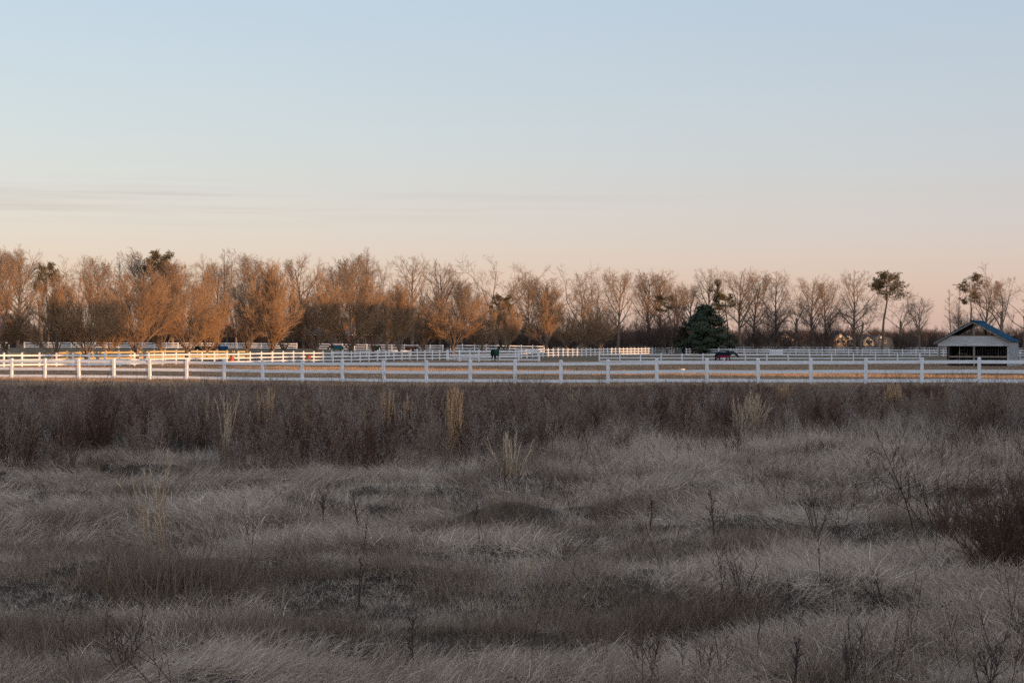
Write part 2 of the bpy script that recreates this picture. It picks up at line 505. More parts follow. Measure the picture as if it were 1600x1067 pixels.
NT = np.zeros((0, 3), int)
def grow_tree(name, seed, H, trunk, levels, twig_r, mtwig, trunk_r, bark=None):
    """trunk = (height fraction, jitter, segments); levels = list of dicts; first one or two levels are limbs (trunk part)"""
    r = np.random.default_rng(seed)
    th = trunk[0] * H
    p0 = walk(np.zeros((1, 3)), np.array([[0, 0, 1.0]]), np.array([th]), trunk[2], trunk[1], .25, r)
    p0[:, 0, 2] = -0.25
    R0 = np.array([trunk_r]); Rend = np.array([trunk_r * trunk[3]])
    tp = [(*tubes(p0, R0, Rend, 8), NT)]
    # root flare
    cp = []
    paths, L, RR = p0, np.array([H]), R0
    for li, lv in enumerate(levels):
        paths, L, RR = branch(paths, L, RR, lv['n'], lv['t'], lv['a'], lv['r'], lv.get('f', .4), lv['K'], lv.get('j', .1), lv.get('up', .08), lv.get('rr', .5), r)
        if li == 0 and 'env' in lv:
            ea, eb, ec = (v * H for v in lv['env'])
            p0_, d0_ = paths[:, 0], unit(paths[:, -1] - paths[:, 0])
            q = p0_ - np.array([0, 0, ec]); sc_ = np.array([1 / ea, 1 / ea, 1 / eb])
            A = ((d0_ * sc_) ** 2).sum(1); B = ((d0_ * sc_) * (q * sc_)).sum(1); C = ((q * sc_) ** 2).sum(1) - 1
            tt = (-B + np.sqrt(np.maximum(B * B - A * C, 0))) / A
            tt = np.clip(tt, .12 * H, H) * r.uniform(.86, 1.0, len(tt))
            paths = p0_[:, None] + (paths - p0_[:, None]) * (tt / L)[:, None, None]; L = tt
        last = li == len(levels) - 1
        RR = np.maximum(RR, twig_r * (1.0 if last else 1.25))
        if li == 0:
            V, Q = tubes(paths, RR, np.maximum(RR * .25, twig_r), 6); tp.append((V, Q, NT))
        elif last:
            cp.append(cones(paths, np.full(len(paths), twig_r)))
        else:
            V, Q = tubes(paths, RR, np.maximum(RR * .3, twig_r * .8), 4 if li == 1 else 3); cp.append((V, Q, NT))
    tv = join(tp); cv = join(cp)
    top = cv[0][:, 2].max()
    s = H / top
    tm = np_mesh(name + "_trunk", tv[0] * s, tv[1], None, bark or M_bark, True)
    cm = np_mesh(name + "_crown", cv[0] * s, cv[1], cv[2] if len(cv[2]) else None, mtwig, False)
    return tm, cm

TREES = {}
def pear(seed, H=11.5, wide=1.0, dens=1.0, tw=.0105):
    return grow_tree("callery", seed, H, (.16, .03, 3, .85), [
        dict(n=17, t=(.55, 1), a=(3, 53), r=.78, f=.0, K=7, j=.05, up=.008, rr=.46, env=(.42 * wide, .43, .53)),
        dict(n=14, t=(.27, .97), a=(16, 40), r=.38, f=.45, K=4, j=.07, up=.05, rr=.55),
        dict(n=10, t=(.15, .97), a=(14, 38), r=.48, f=.35, K=2, j=.09, up=.05, rr=.5),
        dict(n=int(9 * dens), t=(.1, 1), a=(12, 38), r=.58, f=.2, K=1, j=.1, up=.06)], tw, M_twig, .32)
def openc(seed, H=17, tw=.0105):
    return grow_tree("open", seed, H, (.84, .05, 9, .22), [
        dict(n=19, t=(.30, .99), a=(28, 60), r=.36, f=.5, K=6, j=.12, up=.06, rr=.55, env=(.29, .38, .64)),
        dict(n=9, t=(.25, .98), a=(25, 52), r=.42, f=.4, K=4, j=.14, up=.06, rr=.55),
        dict(n=7, t=(.2, 1), a=(25, 60), r=.48, f=.3, K=2, j=.15, up=.05, rr=.5),
        dict(n=3, t=(.15, 1), a=(25, 60), r=.55, f=.2, K=1, up=.06)], tw, M_twig2, .34)
def tall(seed, H=17, tw=.011):
    return grow_tree("tall", seed, H, (.86, .045, 9, .2), [
        dict(n=26, t=(.32, .99), a=(26, 56), r=.36, f=.5, K=6, j=.1, up=.06, rr=.5, env=(.29, .37, .65)),
        dict(n=10, t=(.2, .98), a=(25, 52), r=.42, f=.4, K=4, j=.13, up=.06, rr=.5),
        dict(n=8, t=(.2, 1), a=(25, 60), r=.48, f=.3, K=2, j=.14, up=.05, rr=.5),
        dict(n=5, t=(.15, 1), a=(25, 60), r=.55, f=.2, K=1, up=.06)], tw, M_twig2, .34)
def spread(seed, H=16, th=.36, tw=.0115):
    return grow_tree("spreading", seed, H, (th, .05, 5, .75), [
        dict(n=9, t=(.55, 1), a=(8, 62), r=.56, f=.0, K=7, j=.11, up=.03, rr=.55, env=(.40, .36, .64)),
        dict(n=11, t=(.25, .98), a=(25, 58), r=.42, f=.35, K=5, j=.15, up=.06, rr=.55),
        dict(n=9, t=(.2, 1), a=(25, 62), r=.46, f=.3, K=3, j=.17, up=.04, rr=.5),
        dict(n=8, t=(.15, 1), a=(25, 62), r=.48, f=.2, K=1, up=.04)], tw, M_twig2, .36)
def gnarly(seed, H=18, tw=.015):
    return grow_tree("gnarled", seed, H, (.45, .07, 6, .7), [
        dict(n=6, t=(.45, 1), a=(14, 55), r=.52, f=.1, K=8, j=.2, up=.09, rr=.62),
        dict(n=7, t=(.25, 1), a=(30, 65), r=.42, f=.3, K=5, j=.24, up=.08, rr=.5),
        dict(n=7, t=(.25, 1), a=(30, 65), r=.5, f=.3, K=3, j=.22, up=.05, rr=.5),
        dict(n=6, t=(.2, 1), a=(25, 60), r=.5, f=.2, K=1, up=.04)], tw, M_twig2, .36)
def bushy(seed, H=9, tw=.010):
    return grow_tree("bushy", seed, H, (.07, .03, 2, .8), [
        dict(n=15, t=(.3, 1), a=(4, 68), r=.86, f=.1, K=6, j=.08, up=.05, rr=.4),
        dict(n=12, t=(.12, .98), a=(20, 55), r=.40, f=.4, K=4, j=.11, up=.07, rr=.5),
        dict(n=9, t=(.15, 1), a=(22, 58), r=.46, f=.3, K=2, j=.12, up=.06, rr=.5),
        dict(n=8, t=(.1, 1), a=(20, 60), r=.5, f=.2, K=1, up=.05)], tw, M_twigd, .2)
def spindly(seed, H=17, tw=.011):
    return grow_tree("spindly", seed, H, (.95, .04, 9, .15), [
        dict(n=26, t=(.22, .99), a=(30, 60), r=.2, f=.7, K=4, j=.1, up=.12, rr=.35),
        dict(n=8, t=(.2, 1), a=(25, 55), r=.5, f=.3, K=3, j=.13, up=.06, rr=.5),
        dict(n=7, t=(.2, 1), a=(25, 60), r=.5, f=.3, K=1, up=.05)], tw, M_twig2, .17)

def pine(seed, H=17, flat=True, n=15, tmin=.70):
    r = np.random.default_rng(seed)
    p0 = walk(np.zeros((1, 3)), np.array([[0, 0, 1.0]]), np.array([H * .93]), 10, .085, .2, r)
    p0[:, 0, 2] = -.25
    tp = [(*tubes(p0, np.array([.25]), np.array([.07]), 8), NT)]
    p1, L1, R1 = branch(p0, np.array([H]), np.array([.25]), n, (tmin, 1), (45, 88), .27, .40, 5, .14, .10, .4, r)
    tp.append((*tubes(p1, R1, R1 * .3, 5), NT))
    p2, L2, R2 = branch(p1, L1, R1, 7, (.35, 1), (25, 65), .45, .2, 3, .15, .12, .5, r)
    cp = [(*tubes(p2, np.maximum(R2, .015), np.maximum(R2 * .4, .01), 3), NT)]
    # needle tufts
    ends = p2[:, 1:].reshape(-1, 3)
    ends = np.repeat(ends, 5, 0) + r.normal(0, .24, (len(ends) * 5, 3)) * [1, 1, .6]
    k = 15
    c = np.repeat(ends, k, 0)
    d = unit(r.normal(0, 1, c.shape) + [0, 0, .35])
    ln = r.uniform(.22, .40, len(c))[:, None]
    side = unit(np.cross(d, r.normal(0, 1, c.shape))) * .022
    V = np.stack([c - side, c + side, c + d * ln], 1).reshape(-1, 3)
    T = np.arange(len(V)).reshape(-1, 3)
    tv = join(tp); cv = join(cp)
    s = H / max(V[:, 2].max(), 1)
    tm = np_mesh("pine_trunk", tv[0] * s, tv[1], None, M_bark, True)
    allV = np.vstack([cv[0], V]) * s
    cm = np_mesh("pine_crown", allV, cv[1], T + len(cv[0]), M_needle, False)
    return tm, cm

def magnolia(seed, H=9.0, W=4.4):
    r = np.random.default_rng(seed)
    p0 = np.array([[[0, 0, -.2], [0, 0, H * .9]]])
    tv = tubes(p0, np.array([.25]), np.array([.05]), 8)
    nb = 250
    zb = H * (.05 + .95 * r.random(nb) ** .85)
    prof = W * np.clip(np.minimum((zb / H + .42) * 1.5, 1.0) * (1 - (zb / H) ** 1.35) ** .78, .03, None)
    ph = r.random(nb) * 6.283
    rd = prof * r.uniform(.62, 1.08, nb)
    k = 62
    bc = np.stack([rd * np.cos(ph), rd * np.sin(ph), zb], 1)
    size = r.uniform(.45, .85, nb)
    c = np.repeat(bc, k, 0) + r.normal(0, .5, (nb * k, 3)) * np.repeat(size, k)[:, None] * [1, 1, .62]
    inn = r.random((2600, 3)); zi = inn[:, 0] * H * .9; ri = W * .6 * (1 - (zi / H) ** 1.4) * inn[:, 1]
    c = np.concatenate([c, np.stack([ri * np.cos(inn[:, 2] * 6.283), ri * np.sin(inn[:, 2] * 6.283), zi], 1)])
    c = c[c[:, 2] > .08]
    out = unit(c * [1, 1, 0] + [0, 0, 1.2] + r.normal(0, .9, c.shape))
    u = unit(np.cross(out, r.normal(0, 1, c.shape))); w = np.cross(out, u)
    a = r.uniform(.14, .26, len(c))[:, None]; b = a * .42
    V = np.stack([c - u * a, c + w * b + out * .03, c + u * a, c - w * b + out * .03], 1).reshape(-1, 3)
    Q = np.arange(len(V)).reshape(-1, 4)
    return np_mesh("magnolia_trunk", tv[0], tv[1], None, M_bark, True), np_mesh("magnolia_crown", V, Q, None, M_magnolia)

PROTO = dict(
    pear=[pear(11, dens=1.25), pear(12, wide=1.12, dens=1.2), pear(13, wide=.85, dens=1.2), pear(14, wide=1.0, dens=1.2)],
    narrow=[pear(15, 14, wide=.62, tw=.0105)],
    tall=[tall(21), tall(22)],
    spread=[spread(31), spread(32, th=.3)],
    open=[openc(33), openc(34), openc(35)],
    gnarly=[gnarly(41), gnarly(42), gnarly(43)],
    bushy=[bushy(51), bushy(52)],
    spindly=[spindly(61)],
    pine=[pine(71), pine(72, n=11, tmin=.74), pine(74, n=9, tmin=.62)],
    pinefull=[pine(73, n=26, tmin=.35)],
    magnolia=[magnolia(81)],
)
PH = {k: [max(v.co.z for v in cm.vertices) for _, cm in lst] for k, lst in PROTO.items()}
COUNT = {}
def plant(x, Y, top_y, style, label, group=None, name=None, variant=None, wide=1.0, lean=0.0, rz=None):
    k = COUNT.get(style, 0); COUNT[style] = k + 1
    v = (k if variant is None else variant) % len(PROTO[style])
    tm, cm = PROTO[style][v]
    b = at(x, Y)
    H = CAMH + (HOR - top_y) * Y / F - b.z
    s = H / PH[style][v]
    nm = name or dict(pear="ornamental_pear_tree", narrow="bare_tree", magnolia="magnolia_tree", pine="pine_tree", pinefull="pine_tree", bushy="bushy_tree").get(style, "bare_tree")
    root = thing(nm, label, "tree", b, (random.uniform(0, 6.28) if rz is None else rz), group)
    root.scale = (s * wide, s * wide, s)
    if lean:
        root.rotation_euler = (0, lean, root.rotation_euler.z)
    link("trunk", tm, root); link("crown", cm, root)
    return root

# F2 distance along the lane for a column of the photograph
def lane_Y(x):
    # inverse of x = 800 + (a+b i)/(1+c i)
    a, b, c = -794.2, 16.113, .015936
    i = (a - (x - 800)) / (c * (x - 800) - b)
    return 141.3 * (1 + c * i)

GP = "ornamental pear trees in two rows along the lane"
PEARS = [  # x, extra distance, top, style, wide, label
    (6, 22, 381, 'narrow', 1.0, "tall narrow bare tree with lit trunk at the left edge of the lane row"),
    (88, 12, 424, 'pear', .9, "bare pear tree with dark left limbs, second trunk from the left edge"),
    (135, 10, 420, 'pear', 1.0, "dusky brown bare tree in half shade, third trunk from the left edge"),
    (171, 24, 432, 'pear', .8, "bare tree with a glowing orange trunk standing behind two dusky trees at left"),
    (213, 9, 402, 'pear', 1.08, "broad sunlit bare tree with splayed orange limbs and dark left stem"),
    (252, 24, 424, 'pear', .85, "slim sunlit bare tree between the two broadest orange trees"),
    (293, 9, 404, 'pear', 1.1, "broadest sunlit orange bare tree, in front of the hidden dark rugged horse"),
    (322, 24, 430, 'pear', .85, "sunlit bare tree whose orange trunk stands between two rugged horses"),
    (386, 22, 428, 'pear', .85, "dark trunked bare tree right of the blue rugged horse"),
    (425, 12, 399, 'pear', 1.05, "tall orange bare tree with twin stems right of the dark trunked one"),
    (443, 26, 428, 'pear', .8, "bare tree half hidden behind the last orange tree of the left group"),
    (494, 18, 408, 'pear', .9, "dark based bare tree with low left limb in front of the brick barn"),
    (518, 86, 446, 'pear', .9, "low dark bare tree over the teal rugged horse, before the barn roof"),
    (604, 82, 448, 'pear', .9, "low dark bare tree hiding the barn wall left of the single straight trunk"),
    (662, 30, 446, 'pear', .95, "dark bare tree covering the right end of the brick barn"),
    (548, 15, 397, 'pear', 1.0, "wide vase shaped bare tree right of the teal rugged horse"),
    (583, 28, 452, 'pear', .8, "small dark bare tree beside the second teal rugged horse"),
    (624, 18, 436, 'pear', .85, "dark bare tree with a single straight trunk before the arched barn window"),
    (708, 18, 430, 'pear', 1.0, "round dark bare tree left of the green rugged horse"),
    (753, 16, 452, 'pear', .8, "bare tree with rusty middle branches directly behind the green rugged horse"),
    (793, 20, 462, 'pear', .8, "bare tree with rusty lit trunk just right of the green rugged horse"),
    (854, 16, 436, 'pear', .95, "dark stemmed broad bare tree behind the open paddock gateway"),
    (884, 26, 470, 'pear', .8, "low rusty bare tree behind the middle of the gateway"),
    (914, 26, 468, 'pear', .85, "low brown bare tree left of the isolated orange tree"),
    (938, 10, 470, 'pear', .95, "rounded orange bare tree lit to the ground at the gateway's right post"),
]
for x, dy, top, st, wd, lab in PEARS:
    plant(x, lane_Y(x) + dy, top, st, lab, GP, wide=wd)

WOOD = "tall bare tree of the wood behind the lane trees"
GW = "bare trees of the background wood"
BACK = [(-30, 392, 'tall'), (-8, 384, 'tall'), (28, 380, 'tall'), (64, 386, 'gnarly'), (125, 396, 'gnarly'), (150, 396, 'tall'), 
        (192, 390, 'spindly'), (222, 384, 'tall'), (270, 402, 'tall'), (300, 394, 'spread'), (340, 402, 'tall'), (355, 386, 'spindly'), (369, 387, 'spindly'),
        (394, 392, 'tall'), (474, 394, 'open'), (524, 408, 'tall'), (553, 392, 'tall'), (568, 384, 'spindly'),
        (598, 398, 'spread'), (644, 394, 'open'), (688, 403, 'open'), (722, 432, 'tall'), (745, 440, 'spread'), (826, 428, 'tall'), (862, 404, 'gnarly'),
        (908, 401, 'gnarly'), (930, 420, 'spread'), (966, 416, 'open'), (1012, 418, 'tall'), (1032, 417, 'open'), (1056, 440, 'open'), (1078, 438, 'open')]
BLAB = {28: "tallest of the bare trees at the left edge, its slender top highest on the skyline", 64: "thin crooked bare top sticking up left of the brown topped pine",
        125: "small sparse bare top alone on the skyline between two lower trees at left", 222: "tall bare tree touching the left side of the domed pine",
        355: "left one of two spindly bare spires above the gap in the orange trees", 369: "right one of two spindly bare spires above the gap in the orange trees",
        474: "pale spreading bare crown just right of the tallest orange tree", 568: "thin bare spire overtopping the broad crown at left of centre",
        598: "round topped pale bare crown right of the thin overtopping spire", 644: "pale broad bare crown with crossing limbs left of the leaning one",
        688: "pale bare crown whose long limbs lean to the right, left of centre", 862: "small high bare crown on one stem right of centre",
        908: "bare tree with clear forked limbs on the skyline above the rusty low trees", 930: "bare crown with one long limb slanting right, above the isolated orange tree",
        966: "flat domed bare crown directly above the isolated orange tree", 1032: "broad pale bare crown left of the small clumped pine"}
for x, top, st in BACK:
    plant(x, random.uniform(318, 352), top, st, BLAB.get(x, WOOD), None if x in BLAB else GW, wide=random.uniform(.85, 1.1))
plant(775, 322, 387, 'gnarly', "tallest crooked bare tree above the green rugged horse, sparse limbs on the sky", variant=0)
plant(76, 330, 406, 'pine', "brown topped pine rising behind the second pear tree from the left", variant=0, wide=.9)
plant(247, 330, 387, 'pine', "dark domed pine top above the sunlit orange trees", variant=0, wide=1.0)
plant(792, 318, 456, 'pinefull', "dark flat evergreen crown behind the rusty trunked tree in the centre", wide=1.6)
plant(1052, 325, 455, 'pine', "small pine with a clumped crown left of the magnolia", variant=1, wide=1.5)
plant(1124, 338, 432, 'pine', "pine with ragged clumps rising straight behind the magnolia", variant=2, wide=.72)
plant(1137, 330, 452, 'pine', "short pine tuft right above the magnolia's shoulder", variant=1, wide=1.3)
plant(1102, 306, 473, 'magnolia', "dark green cone shaped magnolia against the far white fence", wide=1.5)
SOLO = [
    (1108, 345, 414, 'open', "pale spreading bare tree behind the magnolia, its top clear of the pine"),
    (1157, 330, 416, 'open', "bare tree with several upright limbs right of the magnolia"),
    (1176, 340, 420, 'open', "straight bare tree just right of the many limbed one by the magnolia"),
    (1212, 330, 418, 'open', "tall bare tree rising out of the dark bush right of the magnolia"),
    (1244, 322, 430, 'gnarly', "slender forked bare tree left of the big round dark bush"),
    (1270, 335, 427, 'open', "bare tree standing straight behind the round dark bush"),
    (1290, 345, 434, 'open', "right hand bare tree behind the round dark bush"),
    (1335, 315, 418, 'open', "big bare tree with a straight thick trunk between dark bush and curved pine"),
    (1345, 313, 446, 'gnarly', "shorter bare tree with bent limbs beside the thick straight trunk"),
    (1404, 318, 436, 'gnarly', "bare tree with a leaning trunk right of the curved pine"),
    (1437, 312, 462, 'open', "rounded bare tree left of the blue roofed shed"),
    (1483, 330, 450, 'spindly', "thin young bare tree just left of the shed roof"),
    (1538, 330, 430, 'open', "bare tree mingled with the pine behind the shed roof"),
    (1500, 340, 440, 'spindly', "thin bare tree left of the pine behind the shed"),
    (1565, 305, 402, 'gnarly', "tallest bare tree at the right, forked crown above the shed's right eave"),
    (1600, 310, 424, 'gnarly', "crooked bare tree cut by the right edge of the picture"),
]
for x, Y, top, st, lab in SOLO:
    plant(x, Y, top, st, lab)
plant(1378, 316, 420, 'pine', "pine with a curved bare trunk and flat green top left of the shed", variant=0, wide=1.25, lean=-.05)
plant(1517, 322, 422, 'pine', "pine with a flat dark top right behind the shed roof", variant=2, wide=1.15)
BUSH = [
    (1210, 312, 452, 'bushy', .95, "dense dark bush tree right of the magnolia, against the far fence"),
    (1285, 308, 464, 'bushy', 1.0, "big round dark bush tree in the middle of the right hand tree line"),
    (1520, 310, 468, 'bushy', 1.0, "dark round bush tree behind the blue shed roof"),
    (1042, 306, 474, 'bushy', .9, "dark bush tree left of the magnolia"),
    (1004, 312, 480, 'bushy', .8, "dark bush tree right of the isolated orange tree"),
    (1184, 318, 480, 'bushy', .7, "small dark bush tree touching the magnolia's right side"),
    (1455, 322, 505, 'bushy', 1.0, "low dark bush left of the shed posts"),
    (1590, 318, 500, 'bushy', 1.0, "low dark bush at the right edge behind the shed"),
    (1405, 318, 512, 'bushy', 1.0, "low dark bush below the curved pine"),
]
for x, Y, top, st, wd, lab in BUSH:
    plant(x, Y, top, st, lab, wide=wd)

# ------------------------------------------------------------------ fences: every post and every rail is its own part
def post_mesh(w, h, m, name):
    b = MB()
    b.box(-w / 2, w / 2, -w / 2, w / 2, -.25, h - .03)
    c = w / 2 + .012
    b.add([(-c, -c, h - .03), (c, -c, h - .03), (c, c, h - .03), (-c, c, h - .03), (-c, -c, h - .012), (c, -c, h - .012), (c, c, h - .012), (-c, c, h - .012), (0, 0, h + .02)],
          [(0, 3, 2, 1), (0, 1, 5, 4), (1, 2, 6, 5), (2, 3, 7, 6), (3, 0, 4, 7), (4, 5, 8), (5, 6, 8), (6, 7, 8), (7, 4, 8)])
    return b.mesh(name, m)
def rail_mesh(hh, th, m, name):
    b = MB(); b.box(0, 1, -th / 2, th / 2, -hh / 2, hh / 2)
    return b.mesh(name, m)
PM, RM = {}, {}
def fence(pts, label, h=1.22, rails=(.24, .64, 1.04), w=.13, rh=.145, m=None, skip=(), cat="fence", group=None):
    """pts: (X, Y) of each post in order; skip: bays without rails"""
    m = m or M_vinyl
    k = (w, h, m.name)
    if k not in PM: PM[k] = post_mesh(w, h, m, "fence_post")
    k2 = (rh, m.name)
    if k2 not in RM: RM[k2] = rail_mesh(rh, .045, m, "fence_rail")
    pts = [Vector((x, y, gz(x, y))) for x, y in pts]
    # the tops run smoothly over the small bumps of the ground
    zs = [p.z for p in pts]
    for i, p in enumerate(pts):
        q = zs[max(0, i - 1):i + 2]; p.z = .5 * p.z + .5 * sum(q) / len(q)
    root = thing("rail_fence", label, cat, pts[0], 0, group)
    for i, p in enumerate(pts):
        d = (pts[min(i + 1, len(pts) - 1)] - pts[max(i - 1, 0)])
        link("post", PM[k], root, p - pts[0], (random.gauss(0, .012), random.gauss(0, .012), math.atan2(d.y, d.x)))
    for i in range(len(pts) - 1):
        if i in skip: continue
        d = pts[i + 1] - pts[i]; L = d.length
        u = d / L
        a = pts[i] - pts[0] + u * (w * .5 - .01)
        ln = L - w + .02
        rz = math.atan2(d.y, d.x); pit = -math.atan2(d.z, math.hypot(d.x, d.y))
        for zr in rails:
            link("rail", RM[k2], root, a + Vector((0, 0, zr + random.gauss(0, .006))), (random.gauss(0, .008), pit + random.gauss(0, .002), rz), (ln, 1, 1))
    return root
def line(x0y0, d, i0, i1):
    return [(x0y0[0] + d[0] * i, x0y0[1] + d[1] * i) for i in range(i0, i1 + 1)]

F1 = line((-28.683, 89.674), (2.21775, -1.01745), -5, 28)
fence(F1, "long white three rail fence nearest the camera, along the edge of the dark weeds", h=1.2, rails=(.20, .61, 1.02))
F2 = line((-45.979, 141.486), (.9328, 2.25466), -3, 39)
lx, ly = F2[-1]
F2b = line((.558, 235.4), (.86733, 2.28065), 0, 39)
n = 3
F2 += [(lx + (F2b[0][0] - lx) * k / n, ly + (F2b[0][1] - ly) * k / n) for k in range(1, n)] + F2b
fence(F2, "white three rail fence running back along the lane from the left edge to the magnolia", h=1.42, rails=(.30, .72, 1.16), rh=.15)
ex, ey = F2[-1]
# rounded corner, then the far side of the paddock
far = [px(x, 0 + 300 - (x - 1066) * .006) for x in (1071, 1077, 1084, 1093)]
FAR = [(px(x, Y), Y) for x, Y in ((1072, 299.8), (1078, 301.8), (1084.5, 303), (1092.5, 303), (1106, 301.5), (1123, 299.4), (1142, 298), (1162.5, 297.2), (1183, 296.6))]
FAR += line((48.764, 295.986), (2.38509, -.51472), 0, 22)
fence(FAR, "far white three rail fence in front of the magnolia and the right hand trees", h=1.36, rails=(.26, .70, 1.13), rh=.15)
MID = line((10.307, 184.476), (2.37675, -.55197), 0, 15)
fence(MID, "white three rail paddock fence behind the walking horse, from gateway to shed", h=1.12, rails=(.22, .58, .97), rh=.12)
MIDL = [(px(700, 168.5), 168.5)] + line((-5.432, 161.37), (2.0361, -1.34459), 0, 4)
fence(MIDL, "short white paddock fence behind the green rugged horse, ending at the open gateway", h=1.28, rails=(.30, .68, 1.1), rh=.13)
SHR = [(px(1594, 152), 152), (px(1632, 151), 151), (px(1670, 150), 150)]
fence(SHR, "white fence stub at the right edge, just right of the shed", h=1.25, rails=(.3, .68, 1.08))
CR = line((-48.605, 165.607), (.80932, 2.30187), -3, 17)
fence(CR, "cream yellow two rail board fence behind the lane fence at left", h=1.42, rails=(.55, 1.18), w=.14, rh=.2, m=M_cream)
def between(p, q, n):
    return [(p[0] + (q[0] - p[0]) * i / n, p[1] + (q[1] - p[1]) * i / n) for i in range(n + 1)]
P_ = lambda x, Y: (px(x, Y), Y)
fence(between(P_(-40, 322), P_(14, 320), 3), "white fence stub at the far left edge behind the lane trees", h=1.25, rails=(.25, .65, 1.08), rh=.16)
fence(between(P_(38, 320), P_(464, 318), 23), "white three rail fence of the yard behind the sunlit trees at left", h=1.25, rails=(.25, .65, 1.08), rh=.16)
fence(between(P_(497, 312), P_(692, 300), 10), "white three rail yard fence in front of the brick barn", h=1.3, rails=(.25, .68, 1.12), rh=.16)
fence(between(P_(518, 240), P_(642, 252), 7), "white inner fence below the teal rugged horse", h=1.2, rails=(.3, .95), rh=.14)
fence(between(P_(704, 290), P_(850, 300), 8), "white yard fence seen behind the gateway trees in the centre", h=1.5, rails=(.3, .75, 1.25), rh=.15)
fence(between(P_(984, 335), P_(1078, 338), 5), "distant white fence line left of the magnolia", h=1.3, rails=(.3, .75, 1.15), rh=.15)
fence(between(P_(1110, 322), P_(1700, 316), 28), "second white fence line just behind the far paddock fence at right", h=1.5, rails=(.55, .98, 1.36), rh=.13)

# boarded gate and dark gate in the far fence
M_gate = mat("grey_green_gate_board", (.10, .12, .115), .7, (.07, .085, .08), 2, .2)
gp = at(1061, 300.5)
g = thing("field_gate", "narrow grey green gate in the far fence corner left of the magnolia", "gate", gp, .35)
b = MB(); b.box(-.42, .42, -.03, .03, .1, 1.3)
link("gate_board", b.mesh("gate_board", M_gate), g)
for sx in (-.48, .48):
    b = MB(); b.box(sx - .05, sx + .05, -.05, .05, -.2, 1.36); link("post", b.mesh("gate_post", M_gate), g)
gp = Vector((48.764 + 1.19, 295.986 - .257 - .22, gz(48.764 + 1.19, 295.7)))
g = thing("field_gate", "white boarded gate hung in the far fence right of the walking horse", "gate", gp, math.atan2(-.51472, 2.38509))
for k in range(7):
    b = MB(); x0 = -1.12 + k * .325; b.box(x0, x0 + .23, -.02, .02, .22, 1.22); link("board", b.mesh("gate_board", M_vinyl), g)
b = MB(); b.box(-1.14, 1.14, .022, .05, .3, .42); b.box(-1.14, 1.14, .022, .05, .95, 1.07); link("brace", b.mesh("gate_brace", M_vinyl), g)

